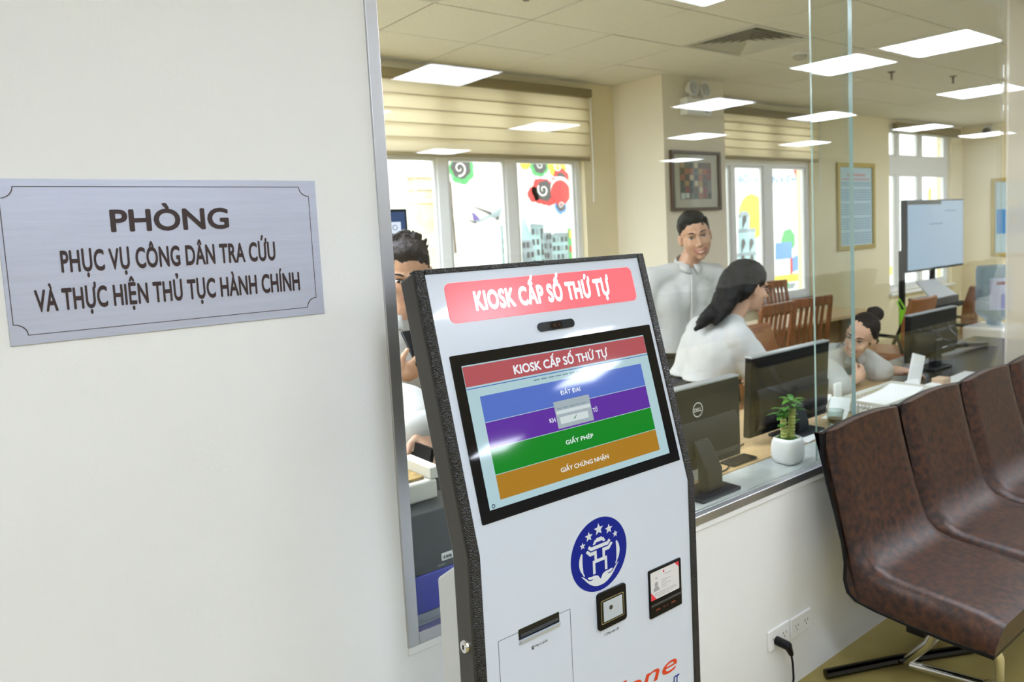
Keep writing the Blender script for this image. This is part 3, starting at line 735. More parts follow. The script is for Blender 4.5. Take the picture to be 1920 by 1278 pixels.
epoly('emblem_hands', hand + [(2*0.9785-x, z) for x, z in hand[::-1]][1:] + [(2*0.9785-x, z) for x, z in hand2[::-1]][:-1] + hand2)
# scanner
SN = obj('code_scanner', lslab(0.9640, 1.0437, 0.7875, 0.8665, W0, W0+0.005, 0.0075), BLACKP, K, bevel=0.001)
obj('scanner_frame', lslab(0.9718, 1.0350, 0.8000, 0.8498, W0+0.005, W0+0.0058, 0.003), CHROME, SN)
obj('scanner_bezel', lslab(0.9730, 1.0338, 0.8012, 0.8486, W0+0.0058, W0+0.0064, 0.003), BLACKG, SN)
b = B(); zc = (0.804, 0.846); xc = (0.9775, 1.0300)
cc = [LF(xc[0], zc[0], W0+0.0066), LF(xc[1], zc[0], W0+0.0066), LF(xc[1], zc[1], W0+0.0066), LF(xc[0], zc[1], W0+0.0066)]
ii = [LF(0.992, 0.822, W0+0.0072), LF(1.006, 0.822, W0+0.0072), LF(1.006, 0.836, W0+0.0072), LF(0.992, 0.836, W0+0.0072)]
b.grid([cc, ii], True); b.bm.faces.new([b.bm.verts.new(p) for p in ii])
obj('scanner_window', b, mat('scanner_grey', (0.45, 0.50, 0.55, 1), 0.15), SN)
obj('scanner_lens', B().prism([LF(0.9975+0.0047*math.cos(2*PI*k/20), 0.8298+0.0047*math.sin(2*PI*k/20), W0+0.0072) for k in range(20)], (0, -0.0006, 0)), mat('scanner_dot', (0.04, 0.04, 0.035, 1), 0.3), SN)
LAB = mat('label_ink', rgb(70, 72, 76), 0.6)
LM = lambda x, z, w=W0+0.0002: MS_(x, z, 1.1392-w)
text('Máy quét QR', 0.0330, 0.0050, LM(1.0070, 0.7712), LAB, 'lettering', K, bold=0.01)
b = B()
for (x, z) in ((0.9828, 0.7762), (0.9828, 0.7708), (0.9882, 0.7762), (0.9882, 0.7708)):
    sx = 1 if x < 0.985 else -1; sz = -1 if z > 0.774 else 1
    b.prism([LF(x, z, W0), LF(x+sx*.0018, z, W0), LF(x+sx*.0018, z+sz*.0005, W0), LF(x, z+sz*.0005, W0)], (0, -.0004, 0)); b.prism([LF(x, z, W0), LF(x+sx*.0005, z, W0), LF(x+sx*.0005, z+sz*.0018, W0), LF(x, z+sz*.0018, W0)], (0, -.0005, 0))
obj('scan_icon', b, LAB, K)
# card reader
CR = obj('card_reader', lslab(1.1128, 1.2137, 0.7573, 0.8652, W0, W0+0.004, 0.003), BLACKP, K, bevel=0.001)
CW = obj('card_picture', lslab(1.1166, 1.2055, 0.7975, 0.8596, W0+0.004, W0+0.0044, 0.002), mat('card_white', (0.66, 0.66, 0.67, 1), 0.4), CR)
wc = W0+0.0044
RED = mat('card_red', (0.72, 0.03, 0.06, 1), 0.4)
def cpoly(n, P, m, par=CW): return obj(n, B().prism([LF(x, z, wc) for x, z in P], (0, -0.0003, 0)), m, par)
cpoly('red_corner', [(1.1925, 0.8596), (1.2055, 0.8596), (1.2055, 0.8475)], RED); cpoly('red_corner', [(1.1166, 0.7975), (1.1330, 0.7975), (1.1166, 0.8160)], RED)
GRY = mat('card_grey', (0.33, 0.33, 0.34, 1), 0.6)
cpoly('portrait_icon', [(1.1335+0.0050*math.cos(2*PI*k/16), 0.8305+0.0058*math.sin(2*PI*k/16)) for k in range(16)], GRY)
cpoly('portrait_icon', [(1.1245, 0.8155), (1.1425, 0.8155), (1.1415, 0.8215), (1.1375, 0.8250), (1.1295, 0.8250), (1.1255, 0.8215)], GRY)
cpoly('chip_icon', [(1.1335+0.0022*math.cos(2*PI*k/12), 0.8445+0.0022*math.sin(2*PI*k/12)) for k in range(12)], GRY)
for x0, x1, z in ((1.150, 1.178, 0.8335), (1.150, 1.164, 0.8285), (1.150, 1.178, 0.8235), (1.150, 1.165, 0.8185), (1.158, 1.182, 0.8455), (1.128, 1.195, 0.8095), (1.128, 1.199, 0.8060), (1.135, 1.180, 0.8020)):
    cpoly('print_line', [(x0, z), (x1, z), (x1, z+0.0009), (x0, z+0.0009)], GRY)
cpoly('red_arrow', [(1.1555, 0.8500), (1.1590, 0.8500), (1.1590, 0.8530), (1.1600, 0.8530), (1.1572, 0.8562), (1.1545, 0.8530), (1.1555, 0.8530)], RED)
obj('card_slot', lslab(1.1155, 1.2110, 0.7835, 0.7880, W0+0.004, W0+0.0052), mat('slot_grey', (0.05, 0.05, 0.055, 1), 0.25), CR)
for x0, x1 in ((1.130, 1.143), (1.1535, 1.1575), (1.164, 1.1675), (1.178, 1.192)):
    obj('indicator', lslab(x0, x1, 0.7710, 0.7745, W0+0.004, W0+0.0046, 0.0012), mat('indicator_red', (0.16, 0.025, 0.012, 1), 0.4), CR)
# paper door with slot
b = B(); d = 0.0008
b.prism([LF(0.7252, 0.30, W0), LF(0.7264, 0.30, W0), LF(0.7264, 0.8612, W0), LF(0.7252, 0.8612, W0)], (0, -0.0003, 0)); b.prism([LF(0.8952, 0.30, W0), LF(0.8964, 0.30, W0), LF(0.8964, 0.8612, W0), LF(0.8952, 0.8612, W0)], (0, -0.0003, 0))
for a, c in ((0.7264, 0.7714), (0.8676, 0.8952)): b.prism([LF(a, 0.8602, W0), LF(c, 0.8602, W0), LF(c, 0.8612, W0), LF(a, 0.8612, W0)], (0, -0.0003, 0))
obj('paper_door_gap', b, mat('seam_dark', (0.09, 0.11, 0.15, 1), 0.7), K)
TSL = obj('ticket_slot', lslab(0.7710, 0.8680, 0.8450, 0.8655, W0, W0+0.0006), mat('slot_black', (0.004, 0.005, 0.008, 1), 0.25), K)
obj('slot_lip', B().prism([LF(0.7712, 0.8365, W0), LF(0.8672, 0.8365, W0), LF(0.8672, 0.8455, W0+0.004), LF(0.7712, 0.8455, W0+0.004)], (0, -0.0025, 0)), KWHITE, TSL)
obj('slot_roller', B().cyl(LF(0.775, 0.852, 0.0035), LF(0.864, 0.852, 0.0035), 0.0028, n=10), mat('roller_grey', (0.03, 0.032, 0.036, 1), 0.3), TSL)
text('Máy in phiếu', 0.0300, 0.0050, LM(0.8225, 0.8175), LAB, 'lettering', K, bold=0.01)
b = B(); b.prism([LF(0.7985, 0.8195, W0), LF(0.8060, 0.8195, W0), LF(0.8060, 0.8215, W0), LF(0.7985, 0.8215, W0)], (0, -.0004, 0)); b.prism([LF(0.8000, 0.8150, W0), LF(0.8045, 0.8150, W0), LF(0.8045, 0.8186, W0), LF(0.8000, 0.8186, W0)], (0, -.0004, 0))
obj('printer_icon', b, LAB, K)
text('mobifone', 0.432, 0.0405, LM(0.978, 0.6130), mat('logo_red', (0.66, 0.045, 0.008, 1), 0.4), 'lettering', K, bold=0.004, shear=0.22)
text('IT', 0.020, 0.02, LM(1.190, 0.578), BLUE, 'lettering', K, bold=0.02, shear=0.1)

# ================================================================ WAITING BENCH
BN = thing('waiting_bench', 'row of linked mottled brown leatherette waiting seats with chrome legs', 'bench', (2.95, 1.15, 0))
back = [(1.400, .898), (1.397, .83), (1.379, .734), (1.351, .641), (1.325, .541), (1.317, .479), (1.320, .420), (1.308, .380), (1.278, .359), (1.208, .349), (1.103, .342), (.973, .338), (.850, .338)]
frontp = [(1.362, .900), (1.346, .82), (1.320, .72), (1.294, .632), (1.270, .560), (1.250, .515), (1.215, .482), (1.165, .468), (1.10, .463), (1.03, .460), (.960, .455), (.890, .447), (.836, .430)]
def seat_loft(x0, x1, mode):
    b = B(); n = 15; rows = []
    for k in range(n):
        s = -1+2*k/(n-1)
        s = math.copysign(abs(s)**0.72, s)
        x = (x0+x1)/2+s*(x1-x0)/2
        e = max(0, (abs(s)-0.74)/0.26); e = 0.5*(1-math.sqrt(max(0, 1-e*e*0.97)))
        row = []
        for i, (f, g) in enumerate(zip(frontp, back)):
            f = Vector(f); g = Vector(g); d = (g-f); L = d.length; d.normalize()
            arch = (0.020 if i == 0 else 0.010 if i == 1 else 0)*(1-s*s)
            if mode == 'cushion':
                q = f + d*(0.07*e*2 + 0.012*(1-s*s)*math.sin(PI*i/12))
                row.append((x, q.x, q.y+arch))
            else: row.append((x, g.x, g.y+arch))
        # far side
        th = 0.014
        for i, (f, g) in reversed(list(enumerate(zip(frontp, back)))):
            f = Vector(f); g = Vector(g); d = (g-f).normalized(); arch = (0.020 if i == 0 else 0.010 if i == 1 else 0)*(1-s*s)
            q = g-d*th
            row.append((x, q.x, q.y+arch))
        rows.append(row)
    V = b.grid(rows, True)
    b.bm.faces.new(V[0][::-1]); b.bm.faces.new(V[-1])
    return b
for k in range(4):
    x0 = 2.183+0.507*k
    u = obj('seat_shell', seat_loft(x0+0.001, x0+0.506, 'shell'), BLACKP, BN, angle=50, bevel=0.002)
    obj('seat_cushion', seat_loft(x0+0.003, x0+0.504, 'cushion'), LEATH, BN, angle=70)
obj('beam', B().bx(2.25, 4.15, 1.08, 1.14, 0.285, 0.335), BLACKP, BN, bevel=0.004)
for x in (2.45, 3.95):
    obj('leg', B().tube([(x, 1.11, 0.30), (x, 1.04, 0.295), (x, 0.975, 0.26), (x+0.02, 0.945, 0.19), (x+0.05, 0.955, 0.09), (x+0.10, 1.02, 0.03), (x+0.05, 1.25, 0.025)], 0.016, 12), CHROME, BN)
    obj('leg', B().tube([(x, 1.11, 0.29), (x, 1.16, 0.16), (x+0.06, 1.27, 0.025)], 0.016, 12), CHROME, BN)
    obj('foot_bar', B().tube([(x-0.20, 1.43, 0.018), (x+0.03, 1.31, 0.022), (x+0.35, 1.13, 0.018)], 0.018, 10), mat('dark_chrome', (0.05, 0.05, 0.05, 1), 0.15, 1.0), BN)
obj('stretcher', B().tube([(2.58, 1.26, 0.03), (3.95, 1.26, 0.03)], 0.013, 10), CHROME, BN)

for x, y in ((6.3, -1.15), (8.45, -1.15), (6.3, -2.5), (8.45, -2.5), (10.6, -1.8)):  # unseen rows added so the glass mirrors something dark
    o = dup(BN, (x, y, 0), 0.0, 'dark brown bench row inside the hall, outside the picture'); o['group'] = 'benches inside the hall'
# ================================================================ SOCKETS
def socket(x, z, label):
    t = thing('wall_socket', label, 'socket', (x, WY, z))
    obj('plate', B().prism([(a, WY, c) for a, c in rrect(x-0.06, x+0.06, z-0.0355, z+0.0355, 0.004)], (0, -0.008, 0)), WHITEP, t, bevel=0.002)
    for sx in (-0.028, 0.028):
        b = B(); y = WY-0.0083
        for dx, dz in ((-0.008, 0.004), (0.008, 0.004), (0, -0.008)): b.box((x+sx+dx, y, z+dz), (0.003, 0.001, 0.007))
        obj('socket_hole', b, mat('hole_dark', (0.05, 0.05, 0.05, 1), 0.6), t)
    return t
socket(2.059, 0.211, 'white double wall socket with the black plug, on the low wall')
socket(2.187, 0.208, 'white double wall socket without a plug, nearer the brown bench')
t = thing('power_plug', 'black power plug and cable plugged into the left wall socket', 'plug', (2.045, WY-0.01, 0.2))
obj('plug_body', B().cap((2.040, WY-0.012, 0.205), 0.015, (2.050, WY-0.045, 0.197), 0.015).cap((2.050, WY-0.045, 0.197), 0.014, (2.064, WY-0.048, 0.165), 0.009), BLACKP, t)
obj('cable', B().tube([(2.064, WY-0.048, 0.165), (2.070, WY-0.05, 0.13), (2.066, WY-0.055, 0.08), (2.045, WY-0.06, 0.03), (2.0, WY-0.07, 0.008), (1.6, WY-0.09, 0.006), (1.25, WY-0.12, 0.006)], 0.0038, 8), BLACKP, t)

# ================================================================ OFFICE: WORKTOP AND WHAT STANDS ON IT
DK = thing('worktop_desk', 'long pale wood worktop behind the glass partition', 'desk', (2.4, 1.98, 0))
obj('tabletop', B().bx(0.30, 3.80, 1.674, 2.20, 0.712, 0.740), WOODL, DK, bevel=0.003)
for x in (0.45, 2.3, 3.70): obj('side_panel', B().bx(x-0.015, x+0.015, 1.70, 2.16, 0, 0.712), WOODL, DK)
DZ = 0.7365
def monitor(label, xc, y, w, z0, z1, base_y, mrim, tilt=0.0, deep=0.0, rim_top=None, deskz=DZ, bw=0.22):
    """a desktop monitor seen from behind; the screen faces +y"""
    t = thing('computer_monitor', label, 'monitor', (xc, base_y, deskz))
    x0, x1 = xc-w/2, xc+w/2
    lean = lambda z: -math.tan(tilt)*(z-z0)
    bk = B().prism([(x0, y-0.022+lean(z0), z0), (x0, y+0.012+lean(z0), z0), (x0, y+0.012+lean(z1), z1), (x0, y-0.022+lean(z1), z1)], (w, 0, 0))
    obj('back_cover', bk, DARKP if mrim != 'black' else BLACKP, t, bevel=0.006, seg=3)
    zm = z0+(z1-z0)*0.55
    obj('back_bulge', B().prism([(x0+0.03, y-0.0225+lean(z0+.02), z0+0.02), (x0+0.03, y-0.045+lean(z0+.05), z0+0.05), (x0+0.03, y-0.045+lean(zm-.02), zm-0.02), (x0+0.03, y-0.0225+lean(zm+.015), zm+0.015)], (w-0.06, 0, 0)), DARKP if mrim != 'black' else BLACKP, t, bevel=0.004)
    obj('screen', B().prism([(x0+0.012, y+0.0122+lean(z0+.015), z0+0.015), (x0+0.012, y+0.0132+lean(z0+.015), z0+0.015), (x0+0.012, y+0.0132+lean(z1-.012), z1-0.012), (x0+0.012, y+0.0122+lean(z1-.012), z1-0.012)], (w-0.024, 0, 0)), mat('monitor_glow', (0.02, 0.02, 0.02, 1), 0.2, emit=(0.5, 0.65, 0.9, 1), es=0.6), t)
    if rim_top: obj('top_rim', B().bx(x0, x1, y-0.023+lean(z1), y+0.0135+lean(z1), z1-0.004, z1+0.004), rim_top, t, bevel=0.002)
    obj('stand_neck', B().prism([(xc-0.036, base_y-0.022, deskz+0.012), (xc-0.036, base_y+0.022, deskz+0.012), (xc-0.036, base_y+0.022, z0+0.03), (xc-0.036, y-0.046, z0+0.11), (xc-0.036, y-0.060, z0+0.095), (xc-0.036, base_y-0.022, z0+0.02)], (0.072, 0, 0)), DARKP, t, bevel=0.004)
    obj('stand_base', B().bx(xc-bw/2, xc+bw/2, base_y-0.05, base_y+0.075, deskz, deskz+0.013), DARKP, t, bevel=0.005)
    return t, y-0.0225
SILV = mat('silver_plastic', (0.40, 0.42, 0.44, 1), 0.3, 0.4)
mt, yb = monitor('grey monitor with a round badge on its back, right behind the kiosk', 1.85, 1.668, 0.475, 0.800, 1.078, 1.585, 'grey', rim_top=SILV, bw=0.19)
b = B(); b.grid([[(1.867+r*math.cos(2*PI*k/32), yb-0.0012, 0.999+r*math.sin(2*PI*k/32)) for k in range(32)] for r in (0.0245, 0.0215)], True)
bd = obj('round_badge', b, mat('badge_silver', (0.75, 0.76, 0.76, 1), 0.3), mt)
text('DELL', 0.034, 0.0125, MS_(1.867, 0.993, yb-0.0006), MATS['badge_silver'], 'badge_lettering', bd, bold=0.02)
monitor('large black monitor seen from behind, beside the lucky bamboo pot', 2.615, 1.83, 0.535, 0.768, 1.085, 1.765, 'black', tilt=0.06, rim_top=SILV, deskz=0.7405)
monitor('dark monitor with a pale top edge at the far right desk, under the wall display', 4.26, 2.01, 0.56, 0.80, 1.060, 1.98, 'black', tilt=0.03, rim_top=SILV, deskz=0.7355)
obj('white_sticker', B().bx(4.31, 4.37, 1.9635, 1.9645, 0.845, 0.885), PAPER, bpy.data.objects['computer_monitor.002'])
t = thing('junction_box', 'white cable junction box behind the grey monitor stand', 'box', (1.87, 1.70, 0.7405))
obj('body', B().bx(1.76, 1.99, 1.69, 1.72, 0.7405, 0.80), OFFW, t, bevel=0.004)
obj('port', B().bx(1.935, 1.965, 1.6885, 1.69, 0.750, 0.768), mat('port_shadow', (0.35, 0.34, 0.30, 1), 0.6), t)
# potted lucky bamboo
PX_, PY_ = 2.285, 1.592
t = thing('potted_bamboo', 'lucky bamboo with spiral stalks in a rounded white pot on the marble sill', 'plant', (PX_, PY_, DZ))
b = B(); rows = []
def sq(r, z, e=0.42):
    R = []
    for k in range(32):
        a = 2*PI*k/32; c, s = math.cos(a), math.sin(a); q = (abs(c)**(2/e*0.42*2)+abs(s)**(2/e*0.42*2))**(-1/(2/e*0.42*2))
        R.append((PX_+r*q*c, PY_+r*q*s, DZ+z))
    return R
for r, z in ((0.0, 0.001), (0.036, 0.001), (0.043, 0.006), (0.050, 0.025), (0.051, 0.055), (0.047, 0.082), (0.042, 0.092), (0.039, 0.0935), (0.037, 0.090), (0.036, 0.083)): rows.append(sq(max(r, 0.0005), z))
b.grid(rows, True); obj('pot', b, CERAM, t, angle=80)
b = B(); b.bm.faces.new([b.bm.verts.new(p) for p in sq(0.0365, 0.086)]); 
for k in range(26):
    a = random.uniform(0, 2*PI); r = 0.034*math.sqrt(random.random()); b.ell((PX_+r*math.cos(a), PY_+r*math.sin(a), DZ+0.087), (0.008, 0.008, 0.007), None, 6)
obj('moss', b, mat('moss_green', (0.05, 0.14, 0.015, 1), 0.9, bump=0.6, bscale=300), t)
def stalk(x, y, h, r, lean):
    pts = []; rs = []
    n = int(h/0.011)
    for k in range(n):
        z = 0.085+h*k/n
        for dz, f in ((0, 1.13), (0.003, 0.92), (0.008, 0.92)): pts.append((x+lean*k/n, y, DZ+z+dz)); rs.append(r*f)
    s = obj('stalk', B().tube(pts, rs, 12), STALK, t); return Vector((x+lean, y, DZ+0.085+h))
tops = [stalk(PX_+0.006, PY_-0.010, 0.115, 0.0125, 0.012), stalk(PX_-0.014, PY_+0.004, 0.085, 0.0115, -0.006), stalk(PX_+0.024, PY_+0.012, 0.055, 0.008, 0.02)]
leaf_me = None
def leaf(p, d, L, W):
    d = Vector(d).normalized(); up = Vector((0, 0, 1)); s = d.cross(up).normalized(); n = s.cross(d)
    rows = []
    for k in range(7):
        f = k/6; c = Vector(p)+d*(L*f)-up*(0.45*L*f*f); w_ = W*math.sin(PI*min(1, 0.12+f*0.88))**0.8*(1 if f < 1 else 0.05)
        rows.append([c-s*w_+n*w_*0.25, c, c+s*w_+n*w_*0.25])
    return obj('leaf', B_grid(rows), LEAF, t)
def B_grid(rows):
    b = B(); b.grid(rows); return b
for top, n, L in ((tops[0], 16, 0.055), (tops[1], 12, 0.05), (tops[2], 7, 0.04)):
    for k in range(n):
        a = 2*PI*k/n+random.uniform(-.3, .3); e = random.uniform(0.25, 1.4)
        leaf(top+Vector((0, 0, -0.012+0.016*(k % 3))), (math.cos(a), math.sin(a), e), L*random.uniform(0.85, 1.35), 0.0115)
for k in range(5):
    a = PI*0.6+k*0.35; leaf((PX_-0.018, PY_, DZ+0.125+0.004*k), (math.cos(a), math.sin(a)*0.6-0.3, 0.6), 0.045, 0.009)
# glass of tea
t = thing('tea_glass', 'small green tinted drinking glass on the worktop by the glass edge', 'glass', (2.825, 1.733, 0.7405))
obj('cup', B().lathe([(0, 0.0), (0.027, 0), (0.030, 0.006), (0.035, 0.055), (0.0375, 0.060), (0.0375, 0.064), (0.034, 0.064), (0.031, 0.05), (0.026, 0.010), (0, 0.008)], (2.825, 1.733, 0.7405), 28), glass_mat('tinted_glass', (0.84, 0.89, 0.87, 1), boost=2.0), t)
obj('tea', B().lathe([(0, 0.0085), (0.0255, 0.0105), (0.0285, 0.030), (0, 0.030)], (2.825, 1.733, 0.7405), 20), mat('tea_brown', (0.25, 0.13, 0.05, 1), 0.3), t)
# white label stand
t = obj('label_holder', B().prism([(a, 1.905, c) for a, c in rrect(3.115, 3.168, 0.7405, 0.845, 0.008)], (0, 0.014, 0)), PAPER, bevel=0.003); tag(t, 'upright white plastic card holder in front of the leaning woman', 'holder')
# loose papers
def sheet(label, x, y, z, w, h, rot, n=1, curl=0.0, group=None):
    b = B(); R = Matrix.Rotation(rot, 3, 'Z'); rows = []
    th = 0.0012*n
    for k in range(9):
        f = k/8-.5; zz = curl*max(0, (f+0.1))**2*4
        rows.append([tuple(Vector((x, y, z+zz))+R @ Vector((f*w, g*h, 0))) for g in (-.5, .5)])
    top = [[(p[0], p[1], p[2]+th) for p in r] for r in rows]
    V = b.grid([[r[0], r[1], t2[1], t2[0]] for r, t2 in zip(rows, top)], True)
    b.bm.faces.new(V[0]); b.bm.faces.new(V[-1][::-1])
    return tag(obj('paper_sheet', b, PAPER), label, 'paper', group)
sheet('white paper sheets lying on the worktop behind the bamboo pot', 2.62, 1.735, 0.741, 0.21, 0.11, 0.15, 3)
sheet('thick white document stack with a curled top, left of the white card holder', 2.98, 1.96, 0.741, 0.22, 0.14, 0.25, 22, 0.02)
sheet('curled white sheet leaning over the stack by the tea glass', 2.945, 1.80, 0.741, 0.12, 0.09, 0.2, 2, 0.05)
# basket
t = thing('paper_basket', 'white perforated plastic basket of papers in front of the bench backs', 'basket', (3.26, 1.72, 0.7405))
bx0, bx1, by0, by1, bz0, bz1 = 3.03, 3.50, 1.62, 1.84, 0.7405, 0.805
def bpt(f, z): # perimeter
    fl = 0.012*(z-bz0)/(bz1-bz0)
    return fl
b = B(); b.bx(bx0+.01, bx1-.01, by0+.01, by1-.01, bz0, bz0+0.004); obj('basket_floor', b, OFFW, t)
b = B()
for z0, z1 in ((bz0, bz0+0.012), (bz1-0.016, bz1)):
    e = 0.0 if z0 > bz0 else 0.006
    b.bx(bx0+e, bx1-e, by0+e, by0+e+0.004, z0, z1); b.bx(bx0+e, bx1-e, by1-e-0.004, by1-e, z0, z1); b.bx(bx0+e, bx0+e+0.004, by0+e, by1-e, z0, z1); b.bx(bx1-e-0.004, bx1-e, by0+e, by1-e, z0, z1)
obj('rim', b, OFFW, t, bevel=0.001)
b = B()
for k in range(27):
    x = bx0+0.006+(bx1-bx0-0.012)*k/26
    for y in (by0+0.003, by1-0.007): b.bx(x-0.003, x+0.003, y, y+0.003, bz0+.010, bz1-.014)
for k in range(13):
    y = by0+0.006+(by1-by0-0.012)*k/12
    for x in (bx0+0.003, bx1-0.007): b.bx(x, x+0.003, y-0.003, y+0.003, bz0+.010, bz1-.014)
for y in (by0+0.003, by1-0.007): b.bx(bx0+0.01, bx1-0.01, y, y+0.003, bz0+.029, bz0+.034)
obj('lattice_side', b, OFFW, t, kind='stuff')
for k in range(3):
    o = sheet(['upper', 'middle', 'lowest'][2-k]+' white paper in the perforated plastic basket', 3.26+0.01*k, 1.73, 0.7465+0.016*k, 0.36, 0.16, 0.05*k-0.04, 6, 0.012)
# tilted white file holder
t = thing('file_holder', 'tilted white plastic file holder on the worktop', 'holder', (3.62, 1.8, 0.7405))
obj('back_plate', B().prism([(3.575, 1.80, 0.750), (3.71, 1.80, 0.745), (3.895, 1.86, 0.868), (3.77, 1.86, 0.902)], (0.006, 0.012, -0.002)), PAPER, t, bevel=0.002)
obj('front_plate', B().prism([(3.515, 1.76, 0.750), (3.64, 1.76, 0.750), (3.70, 1.80, 0.785), (3.57, 1.80, 0.795)], (0.004, 0.012, 0)), PAPER, t, bevel=0.002)
obj('foot', B().bx(3.515, 3.72, 1.755, 1.86, 0.7405, 0.750), PAPER, t)
t = obj('small_carton', B().bx(3.715, 3.795, 1.685, 1.745, 0.7405, 0.795), mat('carton_tan', (0.62, 0.44, 0.30, 1), 0.8), bevel=0.003); tag(t, 'small tan carton at the right end of the worktop', 'box')
t = obj('paper_cup_pack', B().bx(3.63, 3.705, 1.685, 1.745, 0.7405, 0.778), PAPER, bevel=0.01, seg=3); tag(t, 'small white pack beside the tan carton', 'box')
t = obj('lime_ruler', B().bx(3.45, 3.60, 1.93, 1.96, 0.7405, 0.750), mat('lime', (0.45, 0.62, 0.03, 1), 0.5), bevel=0.002); tag(t, 'lime green ruler lying by the perforated basket', 'ruler')
t = obj('pink_notepad', B().bx(3.60, 3.67, 1.90, 1.94, 0.7405, 0.755), mat('pink_paper', (0.62, 0.32, 0.38, 1), 0.7), bevel=0.003); tag(t, 'pink notepad by the leaning woman’s left hand', 'notepad')
t = obj('smartphone', B().prism([(a, c, 0.7405) for a, c in rrect(2.10, 2.24, 1.69, 1.755, 0.008)], (0, 0, 0.008)), BLACKP, bevel=0.002); tag(t, 'black phone lying on the wood between the monitors', 'phone')
t = obj('desk_cable', B().tube([(1.93, 1.68, 0.743), (2.00, 1.685, 0.7415), (2.06, 1.69, 0.7425), (2.12, 1.72, 0.7425), (2.20, 1.80, 0.7425), (2.35, 1.84, 0.7425)], 0.0025, 6), BLACKP); tag(t, 'thin black cable winding over the marble edge', 'cable')
# left strip: stack behind the steel upright
t = obj('blue_box', B().bx(0.50, 0.93, 1.55, 1.66, DZ, 0.826), mat('blue_plastic', (0.02, 0.03, 0.42, 1), 0.35, bump=0.05, bscale=90), bevel=0.004); tag(t, 'deep blue plastic box at the bottom of the stack beside the steel upright', 'box')
t = thing('computer_case', 'black flat computer case with a white barcode label, on the blue box', 'computer', (0.72, 1.60, 0.826))
obj('case', B().prism([(0.48, 1.553, 0.826), (0.48, 1.562, 0.965), (0.48, 1.665, 0.972), (0.48, 1.665, 0.826)], (0.48, 0, 0)), mat('case_black', (0.012, 0.017, 0.018, 1), 0.3), t, bevel=0.003)
LS = obj('barcode_label', B().prism([(a, 1.5545, c) for a, c in rrect(0.850, 0.883, 0.843, 0.861, 0.002)], (0, -0.0012, 0)), PAPER, t)
b = B()
for k in range(14):
    if k % 5 != 3: b.bx(0.855+0.0017*k, 0.8558+0.0017*k+0.0004*(k % 2), 1.5528, 1.5533, 0.847, 0.854)
obj('barcode', b, BLACKP, LS)
text('acer', 0.020, 0.0060, MS_(0.848, 0.8335, 1.5525), mat('faint_silver', (0.35, 0.36, 0.36, 1), 0.4), 'lettering', t)
t = thing('card_printer', 'off white card printer with a golden card, on the black computer case', 'printer', (0.78, 1.73, 0.9725))
obj('body', B().bx(0.60, 0.885, 1.615, 1.80, 0.9727, 1.020), OFFW, t, bevel=0.006, seg=3)
obj('hopper_wall', B().bx(0.868, 0.895, 1.615, 1.76, 1.020, 1.050), OFFW, t, bevel=0.004)
obj('hopper_wall', B().bx(0.60, 0.868, 1.78, 1.80, 1.020, 1.050), OFFW, t, bevel=0.004)
tag(obj('plastic_card', B().prism([(a, c, 1.0205) for a, c in rrect(0.782, 0.862, 1.635, 1.76, 0.004)], (0, 0, 0.006)), mat('golden_card', (0.16, 0.10, 0.02, 1), 0.3, var=0.0, vscale=50, col2=(0.50, 0.30, 0.04, 1))), 'dark golden card lying in the card printer', 'card')
tag(obj('plastic_card', B().box((0.905, 1.715, 1.052), (0.010, 0.085, 0.05), Matrix.Rotation(0.25, 3, 'Y')), BLACKP), 'black card held upright at the card printer', 'card')

# ================================================================ OFFICE: FURNITURE FARTHER BACK
TB = thing('meeting_table', 'long pale wood meeting table under the second window', 'table', (5.7, 3.85, 0))
obj('tabletop', B().bx(4.5, 6.62, 3.60, 4.095, 0.72, 0.75), WOODL, TB, bevel=0.003)
obj('end_panel', B().bx(6.58, 6.615, 3.62, 4.08, 0, 0.72), WOODL, TB)
obj('end_panel', B().bx(4.52, 4.555, 3.62, 4.08, 0, 0.72), WOODL, TB)
obj('modesty_panel', B().bx(4.555, 6.58, 3.98, 4.0, 0.35, 0.72), WOODL, TB)
def wood_chair(label):
    t = thing('dining_chair', label, 'chair', (0, 0, 0), 'wooden chairs at the meeting table')
    obj('seat', B().bx(-0.22, 0.22, -0.21, 0.22, 0.43, 0.455), TAN, t, bevel=0.01)
    for sx in (-1, 1):
        obj('leg', B().tube([(sx*0.195, 0.19, 0), (sx*0.195, 0.19, 0.43)], 0.020, 8), WOODR, t)
        obj('back_post', B().prism([(sx*0.205-0.016, -0.25, 0), (sx*0.205-0.016, -0.205, 0), (sx*0.205-0.016, -0.185, 0.45), (sx*0.205-0.016, -0.235, 0.75), (sx*0.205-0.016, -0.27, 0.99), (sx*0.205-0.016, -0.295, 0.99), (sx*0.205-0.016, -0.265, 0.75), (sx*0.205-0.016, -0.22, 0.45)], (0.032, 0, 0)), WOODR, t, bevel=0.004)
    b = B(); rows = []
    for k in range(9):
        s = -1+k/4; y = -0.285-0.012*(1-s*s); x = s*0.222
        rows.append([(x, y, 0.93), (x, y+0.026, 0.93), (x, y+0.022, 1.005), (x, y-0.004, 1.005)])
    V = b.grid(rows, True); b.bm.faces.new(V[0]); b.bm.faces.new(V[-1][::-1]); obj('top_rail', b, WOODR, t, bevel=0.004)
    obj('lower_rail', B().bx(-0.19, 0.19, -0.24, -0.215, 0.52, 0.56), WOODR, t, bevel=0.004)
    for k in range(5):
        x = -0.125+0.0625*k
        obj('back_slat', B().prism([(x-0.015, -0.236, 0.545), (x-0.015, -0.222, 0.545), (x-0.015, -0.235, 0.75), (x-0.015, -0.266, 0.94), (x-0.015, -0.280, 0.94), (x-0.015, -0.249, 0.75)], (0.03, 0, 0)), WOODR, t, bevel=0.003)
    return t
wc0 = wood_chair('reddish slat back chair right behind the long haired woman’s face')
wc0.location = (4.66, 3.60, 0); wc0.rotation_euler = (0, 0, 0.05)
